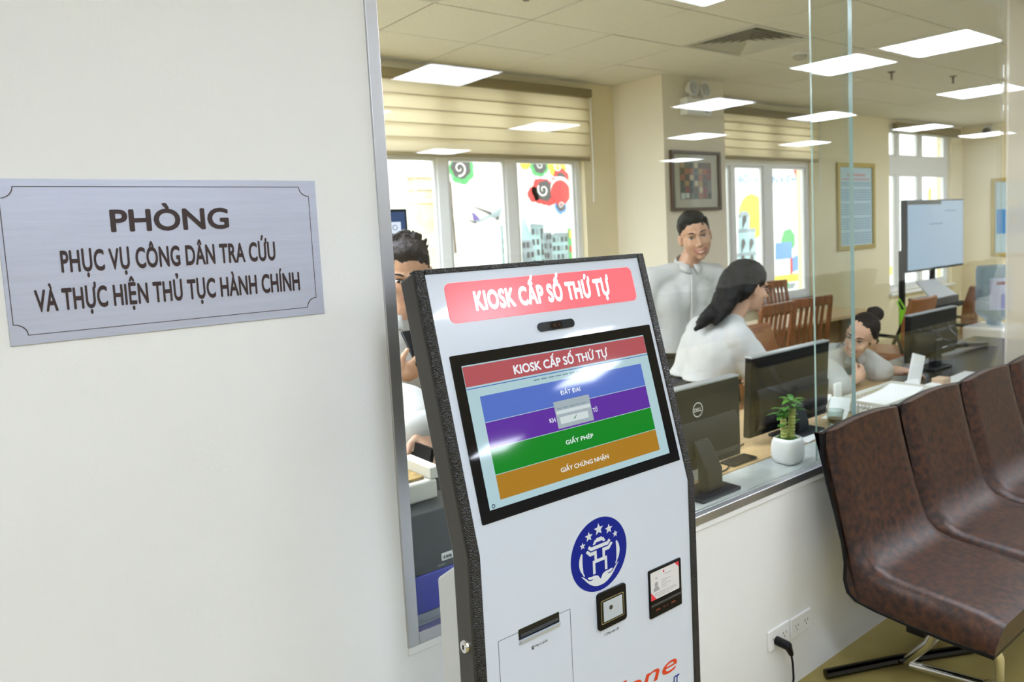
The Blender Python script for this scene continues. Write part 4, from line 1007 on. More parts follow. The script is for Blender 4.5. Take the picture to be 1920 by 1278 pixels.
dup(wc0, (5.20, 3.62, 0), -0.12, 'reddish slat back chair left of the thin glass edge')
dup(wc0, (6.42, 4.33, 0), PI, 'reddish wooden slat back chair on the far side of the meeting table')
dup(wc0, (3.10, 3.48, 0), 0.1, 'reddish slat back chair half hidden between kiosk and smiling man')
def office_chair(label):
    t = thing('office_chair', label, 'chair', (0, 0, 0), 'tan leather office chairs')
    b = B(); rows = []
    for k in range(9):
        s = -1+k/4; w_ = 0.225
        rows.append([(s*w_, -0.25+0.04*s*s, 0.50), (s*w_, -0.19+0.04*s*s, 0.50), (s*w_*0.98, -0.21+0.04*s*s, 0.75), (s*w_*0.93, -0.27+0.04*s*s, 0.945), (s*w_*0.93, -0.31+0.04*s*s, 0.945), (s*w_*0.98, -0.27+0.04*s*s, 0.75)])
    V = b.grid(rows, True); b.bm.faces.new(V[0]); b.bm.faces.new(V[-1][::-1]); obj('backrest', b, TAN, t, bevel=0.016, seg=3)
    obj('seat', B().bx(-0.24, 0.24, -0.22, 0.26, 0.42, 0.50), TAN, t, bevel=0.03, seg=3)
    for sx in (-1, 1): obj('armrest', B().tube([(sx*0.25, -0.20, 0.52), (sx*0.29, -0.18, 0.65), (sx*0.29, 0.08, 0.66), (sx*0.27, 0.15, 0.48)], 0.016, 8), BLACKP, t)
    obj('gas_column', B().cyl((0, 0, 0.10), (0, 0, 0.42), 0.025, n=12), BLACKP, t)
    b = B()
    for k in range(5):
        a = 2*PI*k/5; b.tube([(0, 0, 0.11), (0.29*math.cos(a), 0.29*math.sin(a), 0.065)], [0.026, 0.018], 8)
    obj('star_base', b, BLACKP, t)
    for k in range(5):
        a = 2*PI*k/5; obj('castor', B().cyl((0.29*math.cos(a)-.012, 0.29*math.sin(a), 0.028), (0.29*math.cos(a)+.012, 0.29*math.sin(a), 0.028), 0.028, n=12), BLACKP, t)
    return t
oc = office_chair('tan leather office chair that the laughing woman sits on')
oc.location = (3.95, 2.74, 0); oc.rotation_euler = (0, 0, PI+0.1)
dup(oc, (6.02, 3.14, 0), 0.0, 'tan leather office chair behind the dark right hand monitor')
dup(oc, (6.80, 3.08, 0), 0.55, 'tan leather office chair turned sideways beside the water cooler')
# display on floor stand
def display(label, x0, x1, y, z0, z1, base, ui_parts, scr):
    t = thing('display_screen', label, 'display', ((x0+x1)/2, y, 0))
    obj('housing', B().bx(x0, x1, y-0.01, y+0.05, z0, z1), BLACKP, t, bevel=0.004)
    sc = obj('screen', B().bx(x0+0.012, x1-0.012, y-0.0115, y-0.0101, z0+0.02, z1-0.012), scr, t)
    for (nm, a, c, p, q, m) in ui_parts: obj(nm, B().bx(a, c, y-0.0125, y-0.0116, p, q), m, sc)
    w_ = (x1-x0)
    for x in (x0+0.06, x1-0.50 if w_ > 1 else x1-0.1): obj('stand_post', B().bx(x-0.025, x+0.025, y+0.051, y+0.09, 0.05, z0+0.2), BLACKP, t)
    obj('stand_base', B().bx(x0+0.0, x1-0.4 if w_ > 1 else x1, y+0.05, y+0.35, 0.02, 0.05), BLACKP, t, bevel=0.006)
    return t
SCB = mat('screen_pale_blue', (0.02, 0.02, 0.02, 1), 0.12, emit=(0.26, 0.38, 0.52, 1), es=0.95)
t = display('large wall display on a black floor stand showing a pale blue page', 6.75, 7.91, 3.40, 1.075, 1.735, True,
    [('dark_title_bar', 6.765, 7.42, 1.69, 1.722, mat('screen_dark', (0.01, 0.01, 0.01, 1), 0.2)), ('text_line', 7.18, 7.45, 1.50, 1.515, mat('screen_ink', (0.02, 0.02, 0.02, 1), 0.2, emit=(0.16, 0.26, 0.42, 1), es=0.8)), ('text_line', 7.5, 7.75, 1.62, 1.635, MATS['screen_ink'])], SCB)
t.children[0].name = 'housing'
SH = obj('stand_shelf', B().bx(6.70, 7.50, 3.15, 3.42, 0.735, 0.765), BLACKP, t, bevel=0.004)
t = thing('scanner_device', 'grey desktop scanner on the shelf of the display stand', 'scanner', (7.05, 3.3, 0.7655))
obj('body', B().prism([(6.78, 3.18, 0.7655), (7.33, 3.18, 0.7655), (7.33, 3.18, 0.84), (6.78, 3.18, 0.84)], (0, 0.22, 0)), GREY_M, t, bevel=0.006)
obj('lid', B().prism([(6.80, 3.185, 0.842), (7.31, 3.185, 0.842), (7.24, 3.36, 0.985), (6.87, 3.36, 0.985)], (0, 0.02, 0.005)), mat('scanner_light_grey', (0.42, 0.42, 0.41, 1), 0.5), t, bevel=0.004)
GB = mat('bright_green_bag', (0.25, 0.62, 0.01, 1), 0.6, bump=0.3, bscale=30)
t = thing('green_bag', 'bright green bag hanging beside the display stand', 'bag', (6.56, 3.33, 0.45))
b = B(); rows = []
for z, wx in ((0.45, 0.05), (0.47, 0.055), (0.61, 0.058), (0.76, 0.062)): rows.append([(6.56+wx*math.cos(2*PI*k/14), 3.33+0.03*math.sin(2*PI*k/14)+0.004*math.sin(5*k), z) for k in range(14)])
V = b.grid(rows, True); b.bm.faces.new(V[0][::-1]); obj('bag_body', b, GB, t)
obj('bag_handle', B().tube([(6.52, 3.33, 0.75), (6.55, 3.38, 0.83), (6.72, 3.45, 0.84), (6.61, 3.33, 0.75)], 0.007, 6), GB, t)
# display behind the man on the left
t = display('display with a dark blue web page behind the spiky haired man', 0.55, 1.69, 3.22, 1.07, 1.73, True,
    [('address_bar', 0.565, 1.655, 1.62, 1.672, mat('screen_white', (0.02, 0.02, 0.02, 1), 0.15, emit=(0.72, 0.78, 0.95, 1), es=1.0)), ('page_body', 0.565, 1.655, 1.10, 1.618, mat('screen_maroon', (0.02, 0.02, 0.02, 1), 0.15, emit=(0.10, 0.025, 0.07, 1), es=1.0))],
    mat('screen_navy', (0.02, 0.02, 0.02, 1), 0.15, emit=(0.012, 0.045, 0.15, 1), es=1.0))
b = B(); zc_ = 1.647
b.grid([[(1.625+r*math.cos(2*PI*k/20), 3.2072, zc_+r*math.sin(2*PI*k/20)) for k in range(20)] for r in (0.0095, 0.0125)], True)
obj('page_icon', b, mat('screen_icon', (0.02, 0.02, 0.03, 1), 0.4), t)
# water cooler
t = thing('water_cooler', 'white water cooler with an upturned blue tinted bottle by the right edge', 'water cooler', (6.69, 2.62, 0))
obj('body', B().prism([(a, c, 0) for a, c in rrect(6.48, 6.90, 2.45, 2.80, 0.05)], (0, 0, 0.66)), mat('cooler_white', (0.78, 0.76, 0.72, 1), 0.25), t, bevel=0.02, seg=3)
obj('front_panel', B().bx(6.57, 6.81, 2.444, 2.449, 0.25, 0.58), mat('cooler_pink_panel', (0.60, 0.42, 0.38, 1), 0.4), t, bevel=0.004)
BT = obj('bottle', B().lathe([(0, 0.66), (0.05, 0.665), (0.06, 0.70), (0.125, 0.745), (0.137, 0.78), (0.137, 0.86), (0.131, 0.87), (0.137, 0.88), (0.137, 1.00), (0.131, 1.01), (0.137, 1.02), (0.137, 1.12), (0.125, 1.155), (0.0, 1.165)], (6.69, 2.62, 0), 32), glass_mat('bottle_blue', (0.52, 0.66, 0.78, 1), (0.62, 0.68, 0.78, 1), 0.28), t)
b = B(); b.grid([[(6.69+0.1385*math.cos(a), 2.62+0.1385*math.sin(a), z) for a in [PI+0.15+1.75*k/16 for k in range(17)]] for z in (0.80, 1.06)])
lb = obj('bottle_label', b, mat('label_lilac', (0.50, 0.52, 0.68, 1), 0.5), BT)
b = B(); b.grid([[(6.69+0.1392*math.cos(a), 2.62+0.1392*math.sin(a), z) for a in [PI+0.75+0.5*k/8 for k in range(9)]] for z in (0.81, 0.93)])
obj('label_print', b, mat('label_violet', (0.30, 0.30, 0.55, 1), 0.5), BT)
b = B(); b.grid([[(6.69+0.1392*math.cos(a), 2.62+0.1392*math.sin(a), z) for a in [PI+0.5+0.9*k/8 for k in range(9)]] for z in (1.005, 1.03)])
obj('label_print', b, mat('label_brown', (0.28, 0.12, 0.12, 1), 0.5), BT)
# dark side desk at the right
t = thing('side_desk', 'low dark brown desk at the right of the office, behind the bench backs', 'desk', (5.25, 2.2, 0))
obj('tabletop', B().bx(3.805, 5.55, 1.68, 2.30, 0.70, 0.735), mat('dark_brown_laminate', (0.05, 0.038, 0.022, 1), 0.25), t, bevel=0.004)
obj('side_panel', B().bx(4.25, 4.28, 1.72, 2.26, 0, 0.70), MATS['dark_brown_laminate'], t); obj('side_panel', B().bx(5.49, 5.52, 1.72, 2.26, 0, 0.70), MATS['dark_brown_laminate'], t)
sheet('white papers on the dark side desk, beyond the bench', 4.05, 1.745, 0.7355, 0.36, 0.10, 0.04, 8)
t = thing('monitor_arm', 'black curved monitor foot lying on the dark side desk', 'stand', (4.9, 2.1, 0.735))
obj('arm', B().tube([(4.60, 2.16, 0.752), (4.75, 2.15, 0.770), (4.95, 2.12, 0.765), (5.15, 2.06, 0.752)], 0.016, 8), BLACKP, t)

# ================================================================ ON WALLS AND CEILING
t = thing('framed_picture', 'framed collage picture in a dark wooden frame on the column', 'picture', (4.71, 4.11, 1.71))
fx0, fx1, fz0, fz1 = 4.42, 5.01, 1.71, 2.178; fy = 4.11
FR = mat('dark_wood_frame', (0.085, 0.045, 0.022, 1), 0.35)
for a, c, p, q in ((fx0, fx1, fz0, fz0+0.025), (fx0, fx1, fz1-0.025, fz1), (fx0, fx0+0.03, fz0+.025, fz1-.025), (fx1-0.03, fx1, fz0+.025, fz1-.025)): obj('frame_bar', B().bx(a, c, fy-0.03, fy, p, q), FR, t, bevel=0.003)
obj('mount', B().bx(fx0+0.03, fx1-0.03, fy-0.012, fy-0.004, fz0+0.025, fz1-0.025), mat('mount_cream', (0.62, 0.58, 0.46, 1), 0.8), t)
PC = obj('print', B().bx(4.525, 4.90, fy-0.0135, fy-0.0121, 1.80, 2.09), mat('print_dark', (0.20, 0.16, 0.12, 1), 0.7, var=0.3, vscale=30), t)
pal = [(95, 75, 60), (190, 150, 90), (60, 70, 70), (215, 225, 215), (185, 110, 70), (50, 45, 45), (120, 120, 105), (200, 170, 120), (150, 60, 55), (80, 95, 85), (220, 200, 160), (110, 85, 50)]
rr = random.Random(3)
for i in range(7):
    for j in range(6):
        c = pal[rr.randrange(len(pal))]; x = 4.527+0.0532*i; z = 1.802+0.0478*j
        obj('print_patch', B().bx(x+rr.uniform(0, .01), x+0.052, fy-0.0142, fy-0.0136, z+rr.uniform(0, .01), z+0.0465), flat('print_%d_%d_%d' % c, *c), PC)
obj('picture_glass', B().bx(fx0+0.03, fx1-0.03, fy-0.019, fy-0.017, fz0+0.025, fz1-0.025), GLASSW, t)
t = thing('emergency_light', 'white twin lamp emergency light high on the column', 'lamp', (4.71, 4.11, 2.45))
obj('battery_box', B().bx(4.56, 4.85, 4.03, 4.11, 2.45, 2.58), WHITEP, t, bevel=0.006)
obj('status_strip', B().bx(4.77, 4.82, 4.0288, 4.03, 2.475, 2.49), GREY_M, t)
for x in (4.64, 4.78):
    lh = obj('lamp_head', B().lathe([(0, 0.05), (0.03, 0.05), (0.056, 0.0), (0.060, -0.02), (0.054, -0.022), (0.048, -0.010), (0, -0.010)], (x, 4.045, 2.652), 20, Matrix.Rotation(PI/2*1.05, 3, 'X').inverted()), WHITEP, t)
    obj('lamp_lens', B().lathe([(0, -0.012), (0.047, -0.012), (0.03, -0.02), (0, -0.022)], (x, 4.045, 2.652), 20, Matrix.Rotation(PI/2*1.05, 3, 'X').inverted()), mat('lens_grey', (0.42, 0.43, 0.44, 1), 0.15), lh)
    obj('bracket', B().cyl((x, 4.06, 2.575), (x, 4.06, 2.62), 0.012, n=10), WHITEP, t)
def notice(label, P, u, wv, hgt, depth, gold, sheetm, lines):
    """framed notice: P lower left corner, u unit along width, n = out of wall"""
    u = Vector(u); n = Vector((0, 0, 1)).cross(u) * -1
    n = u.cross(Vector((0, 0, 1)))
    P = Vector(P); t = thing('notice_board', label, 'notice board', tuple(P+u*wv/2))
    def bar(name, a, c, p, q, d0, d1, m, par):
        return obj(name, B().prism([P+u*a+Vector((0, 0, p))+n*d0, P+u*c+Vector((0, 0, p))+n*d0, P+u*c+Vector((0, 0, q))+n*d0, P+u*a+Vector((0, 0, q))+n*d0], n*(d1-d0)), m, par, bevel=0.002 if m is gold else 0)
    fw_ = 0.05
    for a, c, p, q in ((0, wv, 0, fw_), (0, wv, hgt-fw_, hgt), (0, fw_, fw_, hgt-fw_), (wv-fw_, wv, fw_, hgt-fw_)): bar('frame_bar', a, c, p, q, 0, 0.025, gold, t)
    s = bar('notice_sheet', fw_, wv-fw_, fw_, hgt-fw_, 0.0, 0.006, sheetm, t)
    for (nm, a, c, p, q, m) in lines: bar(nm, a, c, p, q, 0.006, 0.0075, m, s)
    return t
GOLD = mat('gold_frame', (0.42, 0.31, 0.06, 1), 0.4, 0.3)
NB = mat('notice_pale_blue', (0.46, 0.62, 0.70, 1), 0.5); NL = mat('notice_line', (0.22, 0.36, 0.50, 1), 0.6); NR = mat('notice_red', (0.55, 0.25, 0.27, 1), 0.6); ND = mat('notice_blue', (0.04, 0.25, 0.62, 1), 0.5)
NB = NB
L_ = [('notice_line', 0.09, 0.72, 0.07+0.027*k, 0.084+0.027*k, NL) for k in range(26) if k % 6 != 5] + [('notice_heading', 0.22, 0.60, 0.83, 0.85, NR), ('notice_heading', 0.12, 0.70, 0.785, 0.80, NR)]
notice('gold framed pale blue notice board on the back wall between two windows', (7.68, OY1, 1.235), (1, 0, 0), 0.80, 0.975, 0.03, GOLD, NB, L_)
L2 = [('notice_panel', 0.07, 0.50, 0.30, 0.62, ND), ('notice_emblem', 0.22, 0.34, 0.66, 0.73, mat('notice_gold', (0.55, 0.40, 0.12, 1), 0.5)), ('notice_emblem', 0.24, 0.32, 0.42, 0.52, MATS['notice_gold']), ('notice_mark', 0.42, 0.48, 0.86, 0.90, NR)]
notice('gold framed notice with a bright blue panel on the far end wall', (OX1, 4.28, 1.0), (0, -1, 0), 0.62, 1.03, 0.03, GOLD, NB, L2)
# ceiling diffusers
def diffuser(i, j, label):
    x0, x1, y0, y1 = cell(i, j, 0.004); cx, cy = (x0+x1)/2, (y0+y1)/2
    t = thing('ceiling_vent', label, 'vent', (cx, cy, CZ))
    h = (x1-x0)/2
    VM = mat('vent_enamel', (0.58, 0.57, 0.52, 1), 0.5)
    def sqr(r, z): return [(cx-r, cy-r, z), (cx+r, cy-r, z), (cx+r, cy+r, z), (cx-r, cy+r, z)]
    b = B(); b.grid([sqr(h, CZ+0.008), sqr(h, CZ-0.002), sqr(h-0.025, CZ-0.002), sqr(h-0.032, CZ+0.012)], True); obj('vent_frame', b, VM, t)
    for k in range(6):
        r = h-0.045-0.040*k
        b = B(); b.grid([sqr(r, CZ+0.000), sqr(r-0.002, CZ-0.0005), sqr(r-0.040, CZ+0.026), sqr(r-0.038, CZ+0.0265)], True); obj('vent_blade', b, VM, t)
    b = B(); b.bm.faces.new([b.bm.verts.new(p) for p in sqr(0.02, CZ+0.004)]); obj('vent_centre', b, VM, t)
    obj('vent_box', B().bx(x0+0.01, x1-0.01, y0+0.01, y1-0.01, CZ+0.0275, CZ+0.0295), BLACKP, t)
    return t
diffuser(3, -1, 'square louvred air vent in the office ceiling, right of the middle')
diffuser(-1, -1, 'square air vent at the top edge, beside the steel upright')
t = thing('smoke_detector', 'round white smoke detector on the office ceiling beside the vent', 'smoke detector', (4.71, 3.12, CZ))
obj('base', B().lathe([(0, 0), (0.062, 0), (0.062, -0.012), (0.055, -0.018), (0, -0.018)], (4.71, 3.12, CZ-0.001), 24), WHITEP, t)
obj('sensor_dome', B().lathe([(0.050, -0.018), (0.050, -0.03), (0.038, -0.045), (0, -0.048)], (4.71, 3.12, CZ-0.001), 24), mat('detector_grey', (0.45, 0.44, 0.40, 1), 0.5), t)
def sprinkler(x, y, label):
    t = thing('sprinkler', label, 'sprinkler', (x, y, CZ)); m = mat('sprinkler_brass', (0.12, 0.095, 0.06, 1), 0.4, 0.6)
    obj('escutcheon', B().lathe([(0, 0), (0.030, 0), (0.024, -0.008), (0, -0.008)], (x, y, CZ-0.001), 20), m, t)
    obj('stem', B().cyl((x, y, CZ-0.008), (x, y, CZ-0.03), 0.010, n=10), m, t)
    for s in (-1, 1): obj('frame_arm', B().tube([(x+s*0.008, y, CZ-0.028), (x+s*0.014, y, CZ-0.042), (x, y, CZ-0.058)], 0.003, 6), m, t)
    obj('bulb', B().cyl((x, y, CZ-0.03), (x, y, CZ-0.055), 0.003, n=8), mat('bulb_red', (0.3, 0.03, 0.02, 1), 0.2), t)
    obj('deflector', B().lathe([(0, -0.058), (0.016, -0.058), (0.016, -0.061), (0, -0.061)], (x, y, CZ), 16), m, t)
sprinkler(2.26, 2.98, 'brass sprinkler head at the top edge, near the left window')
sprinkler(6.01, 3.14, 'brass sprinkler head in the ceiling right of the thick glass edge')
sprinkler(6.70, 2.96, 'brass sprinkler head in the ceiling over the far window')
t = thing('security_camera', 'small dark dome security camera high on the far end wall', 'camera', (OX1, 4.33, 2.66))
obj('mount_plate', B().bx(OX1-0.02, OX1, 4.27, 4.39, 2.62, 2.72), WHITEP, t, bevel=0.004)
obj('dome', B().ell((OX1-0.05, 4.33, 2.655), (0.05, 0.05, 0.045)), BLACKP, t)

# ================================================================ PEOPLE
V3 = Vector
def remesh(b, vox, it=3, fac=0.5):
    me = bpy.data.meshes.new('raw'); bmesh.ops.recalc_face_normals(b.bm, faces=b.bm.faces); b.bm.to_mesh(me); b.bm.free()
    o = bpy.data.objects.new('raw', me); COL.objects.link(o)
    r = o.modifiers.new('r', 'REMESH'); r.mode = 'VOXEL'; r.voxel_size = vox
    if it:
        s = o.modifiers.new('s', 'SMOOTH'); s.factor = fac; s.iterations = it
    bpy.context.view_layer.update()
    out = bpy.data.meshes.new_from_object(o.evaluated_get(bpy.context.evaluated_depsgraph_get()))
    bpy.data.objects.remove(o); bpy.data.meshes.remove(me)
    return out
def from_mesh(name, me, m, parent, cut=None):
    base = V3(parent['_base'])
    bm = bmesh.new(); bm.from_mesh(me); bpy.data.meshes.remove(me)
    for (co_, no) in (cut or []):
        bmesh.ops.bisect_plane(bm, geom=bm.verts[:]+bm.edges[:]+bm.faces[:], plane_co=co_, plane_no=no, clear_outer=True)
    bmesh.ops.translate(bm, verts=bm.verts, vec=-base)
    me = bpy.data.meshes.new(name); bm.to_mesh(me); bm.free()
    me.materials.append(m)
    for p in me.polygons: p.use_smooth = True
    o = bpy.data.objects.new(name, me); COL.objects.link(o); o.parent = parent; o['_base'] = list(base)
    return o
def perp(d, ref):
    d = V3(d).normalized(); r = V3(ref); r = r-d*r.dot(d)
    return r.normalized()
def hand(b, wrist, d, nrm, thumb, curl=0.5, sc=1.0, spread=0.12):
    """palm normal nrm (the fingers close that way), thumb = +1/-1 side along the knuckle line"""
    w_ = V3(wrist); d = V3(d).normalized(); n = perp(d, nrm); a = n.cross(d).normalized()*thumb
    R = Matrix((a, d, n)).transposed()
    b.ell(w_+d*0.045*sc, (0.038*sc, 0.050*sc, 0.016*sc), R, 10)
    b.cap(w_-d*0.01, 0.026*sc, w_+d*0.03*sc, 0.024*sc)
    for k, (off, L, r) in enumerate(((0.029, 0.072, 0.0088), (0.010, 0.082, 0.0092), (-0.009, 0.076, 0.0088), (-0.027, 0.058, 0.0078))):
        p = w_+d*(0.082-0.006*abs(k-1))*sc+a*off*sc
        dirv = (d+a*off*spread*8).normalized(); c = 0
        seg = (0.46, 0.32, 0.24)
        b.ell(p, (r*1.12*sc,)*3, None, 8)
        for q in range(3):
            c += curl*(0.75 if q == 0 else 1.0)
            dd = dirv*math.cos(c)+n*math.sin(c)
            e = p+dd*L*seg[q]*sc
            b.cap(p, r*(1-0.06*q)*sc, e, r*(1-0.06*(q+1))*sc, 8); p = e
    p = w_+d*0.028*sc+a*0.030*sc; td = (d*0.65+a*0.75+n*0.25).normalized()
    e = p+td*0.036*sc; b.cap(w_+d*0.02*sc+a*0.012*sc, 0.016*sc, p, 0.013*sc, 8); b.cap(p, 0.0125*sc, e, 0.0105*sc, 8)
    td2 = (d*0.85+a*0.25+n*(0.25+0.4*curl)).normalized(); b.cap(e, 0.0105*sc, e+td2*0.028*sc, 0.0085*sc, 8)

class Head:
    def __init__(s, c, fwd, up, sc=1.0):
        s.c = V3(c); s.y = V3(fwd).normalized(); s.z = perp(s.y, up); s.x = s.y.cross(s.z); s.sc = sc
        s.R = Matrix((s.x, s.y, s.z)).transposed()
    def p(s, x, y, z): return s.c+s.R @ V3((x, y, z))*s.sc
    def ell(s, b, c, r, rot=None, n=12):
        R = s.R if rot is None else s.R @ rot
        b.ell(s.p(*c), tuple(k*s.sc for k in r), R, n)
    def cap(s, b, p, r1, q, r2, n=10): b.cap(s.p(*p), r1*s.sc, s.p(*q), r2*s.sc, n)
def head_prims(b, h, wide=1.0, smile=0.3):
    h.ell(b, (0, -0.012, 0.035), (0.075, 0.093, 0.084), None, 16)
    h.ell(b, (0, 0.028, -0.030), (0.061*wide, 0.062, 0.074), None, 16)
    h.ell(b, (0, 0.035, -0.072), (0.047*wide, 0.045, 0.040), None, 12)
    h.ell(b, (0, 0.066, -0.100), (0.022, 0.017, 0.016))
    for s in (-1, 1):
        h.ell(b, (s*0.036, 0.056, -0.028-0.003*smile), (0.025, 0.026, 0.025))
        h.ell(b, (s*0.077, -0.006, -0.012), (0.009, 0.019, 0.031))
        h.ell(b, (s*0.083, -0.014, -0.006), (0.006, 0.013, 0.024))
        h.cap(b, (s*0.012, 0.083, 0.024), 0.009, (s*0.042, 0.073, 0.022), 0.009)
        h.ell(b, (s*0.0115, 0.094, -0.036), (0.0085, 0.010, 0.008))
    h.cap(b, (0, 0.083, 0.012), 0.0085, (0, 0.103, -0.030), 0.0115)
    h.ell(b, (0, 0.083, -0.063), (0.024, 0.012, 0.014))
def face_parts(h, par, smile=1.0, eye=1.0, teeth=True, lips=None):
    for s in (-1, 1):
        b = B(); h.ell(b, (s*0.032, 0.0790, 0.004), (0.0135, 0.0065, 0.0058*eye), Matrix.Rotation(-s*0.30, 3, 'Z'))
        e = obj('eye', b, EYEW, par)
        b = B(); h.ell(b, (s*0.0325, 0.0838, 0.004), (0.0072, 0.0030, 0.0062*eye)); obj('iris', b, EYED, e)
        b = B(); b.tube([h.p(s*(0.0175+0.030*k/6), 0.0845-0.013*(k/6)**1.6, 0.0095*eye+0.0035*math.sin(PI*k/6)) for k in range(7)], [0.0012]+[0.0022]*5+[0.0012], 6); obj('eyelash', b, EYED, e)
        b = B(); b.tube([h.p(s*(0.013+0.037*k/7), 0.0915-0.018*(k/7)**1.6, 0.0265+0.006*math.sin(PI*k/7*0.9)) for k in range(8)], [0.0018, 0.0034, 0.0040, 0.0040, 0.0036, 0.0030, 0.0024, 0.0012], 6); obj('eyebrow', b, HAIRB, par)
    W_ = 0.026+0.008*smile; up = 0.011*smile
    def lip(z0, thick, drop): return [h.p(-W_+2*W_*k/10, 0.0925-0.020*(abs(-1+k/5))**2, z0-drop*(1-(-1+k/5)**2)+up*(-1+k/5)**2) for k in range(11)]
    open_ = 0.012 if teeth else 0.002
    m = obj('mouth', B().tube(lip(-0.0615, 0, 0.0), [0.001]+[0.0034]*9+[0.001], 8), lips or LIPS, par)
    obj('lower_lip', B().tube(lip(-0.0635, 0, open_+0.002), [0.001]+[0.0040]*9+[0.001], 8), lips or LIPS, m)
    if teeth:
        b = B(); r1 = lip(-0.062, 0, 0.001); r2 = lip(-0.063, 0, open_); b.grid([[p-h.y*-0.001*h.sc for p in r1], [p-h.y*-0.001*h.sc for p in r2]])
        obj('teeth', b, TEETH, m)
def limb(b, pts, rs, n=10):
    for (p, r), (q, s) in zip(zip(pts, rs), list(zip(pts, rs))[1:]): b.cap(p, r, q, s, n)

def person(label, J, h, skin, shirt_m, hair_m, hair_fn, smile=1.0, teeth=True, grow=0.016, hem=None, long_sleeve=True, group=None, hands=None, loc=None, sleeve_r=0.0, wide=1.0, trousers=True, slim=1.0, lips=None, vneck=False):
    base = loc or (J['pelvis'][0], J['pelvis'][1], 0)
    T = thing('person', label, 'person', base, group)
    P = {k: V3(v) for k, v in J.items()}
    ax = (P['shR']-P['shL']).normalized(); hx = (P['hipR']-P['hipL']).normalized()
    b = B()
    head_prims(b, h, wide, smile)
    nb = P['neck']
    b.cap(h.p(0, -0.018, -0.06), 0.050*slim*h.sc, nb, 0.055*slim)
    def torso(b, g):
        for s in (-1, 1):
            limb(b, [P['pelvis']+hx*s*0.075, (P['pelvis']*.5+P['chest']*.5)+(hx+ax).normalized()*s*0.062, P['chest']+ax*s*0.078*slim], [0.098*slim+g, 0.090*slim+g, 0.098*slim+g], 12)
            b.cap(nb-V3((0, 0, 0.015)), 0.045*slim+g*.5, P['shR' if s > 0 else 'shL'], 0.050*slim+g, 12)
        b.cap(P['chest']*.5+nb*.5, 0.085*slim+g*.6, P['chest'], 0.105*slim+g, 12)
    torso(b, 0.0)
    for s in ('R', 'L'):
        limb(b, [P['sh'+s], P['el'+s], P['wr'+s]], [0.050*slim, 0.040*slim, 0.027*slim])
        limb(b, [P['hip'+s], P['kn'+s], P['an'+s]], [0.085*slim, 0.056*slim, 0.038*slim])
        ft = V3((J['foot'][0], J['foot'][1], 0)).normalized()
        b.cap(P['an'+s]-V3((0, 0, 0.03)), 0.036, P['an'+s]-V3((0, 0, 0.045))+ft*0.13, 0.030)
        if hands and s in hands:
            d_, n_, c_ = hands[s]; hand(b, P['wr'+s], d_, n_, (-1 if s == 'R' else 1), c_, 0.98*slim)
        else: hand(b, P['wr'+s], P['wr'+s]-P['el'+s], -ax if s == 'R' else ax, (-1 if s == 'R' else 1), 0.35, 0.98*slim)
    body = from_mesh('body', remesh(b, 0.0050, 3, 0.45), skin, T)
    # shirt
    b = B(); torso(b, grow)
    for s in ('R', 'L'):
        e = P['wr'+s] if long_sleeve else P['el'+s]*.8+P['sh'+s]*.2
        if long_sleeve: limb(b, [P['sh'+s], P['el'+s], P['wr'+s]*.9+P['el'+s]*.1], [0.056*slim+grow, 0.050+grow+sleeve_r, 0.032+grow*.8+sleeve_r])
        else: limb(b, [P['sh'+s], P['el'+s], P['el'+s]*.84+P['wr'+s]*.16], [0.052*slim+grow, 0.036+grow+sleeve_r, 0.028+grow+sleeve_r])
    if hem is not None:
        for s in (-1, 1): b.cap(P['pelvis']+hx*s*0.072, 0.104+grow, V3((P['pelvis'].x, P['pelvis'].y, hem-0.10))+hx*s*0.072, 0.108+grow)
    cuts = []
    nd = (h.p(0, -0.02, -0.06)-nb).normalized()
    ff = V3((J['foot'][0], J['foot'][1], 0)).normalized()
    cuts.append((nb+V3((0, 0, 0.05)), V3((0, 0, 1))) if nd.z < 0.8 else (nb+V3((0, 0, 0.042 if vneck else 0.034)), (V3((0, 0, 1))+ff*(0.34 if vneck else 0)).normalized()))
    if hem is not None: cuts.append((V3((0, 0, hem)), V3((0, 0, -1))))
    sh = from_mesh('shirt', remesh(b, 0.010, 8, 0.5), shirt_m, T, cuts)
    so = sh.modifiers.new('cloth', 'SOLIDIFY'); so.thickness = 0.004; so.offset = 1
    dt = bpy.data.textures.get('folds')
    if not dt:
        dt = bpy.data.textures.new('folds', 'CLOUDS'); dt.noise_scale = 0.11; dt.noise_depth = 1
    dm = sh.modifiers.new('folds', 'DISPLACE'); dm.texture = dt; dm.strength = 0.020; dm.mid_level = 0.5; dm.texture_coords = 'LOCAL'
    if trousers:
        b = B()
        for s, q in (('R', 1), ('L', -1)):
            limb(b, [P['pelvis']+hx*q*0.06, P['hip'+s], P['kn'+s], P['an'+s]+V3((0, 0, 0.02))], [0.112, 0.102, 0.075, 0.062], 12)
        cutz = [(V3((0, 0, hem+0.02 if hem else 9)), V3((0, 0, 1)))] if hem else []
        from_mesh('trousers', remesh(b, 0.012, 4, 0.5), TROUS, T, cutz)
        for s in ('R', 'L'):
            ft = V3((J['foot'][0], J['foot'][1], 0)).normalized(); a = P['an'+s]
            bb = B(); bb.cap(V3((a.x, a.y, 0.040))-ft*0.03, 0.040, V3((a.x, a.y, 0.036))+ft*0.16, 0.034, 10)
            from_mesh('shoe', remesh(bb, 0.010, 3), BLACKP, T)
    face_parts(h, T, smile, 0.85 if smile < 1 else 0.55, teeth, lips)
    # hair
    b = B(); hair_fn(b, h)
    hr = from_mesh('hair', remesh(b, 0.0055, 2, 0.5), hair_m, T)
    ht = bpy.data.textures.get('strands')
    if not ht: ht = bpy.data.textures.new('strands', 'CLOUDS'); ht.noise_scale = 0.022; ht.noise_depth = 2
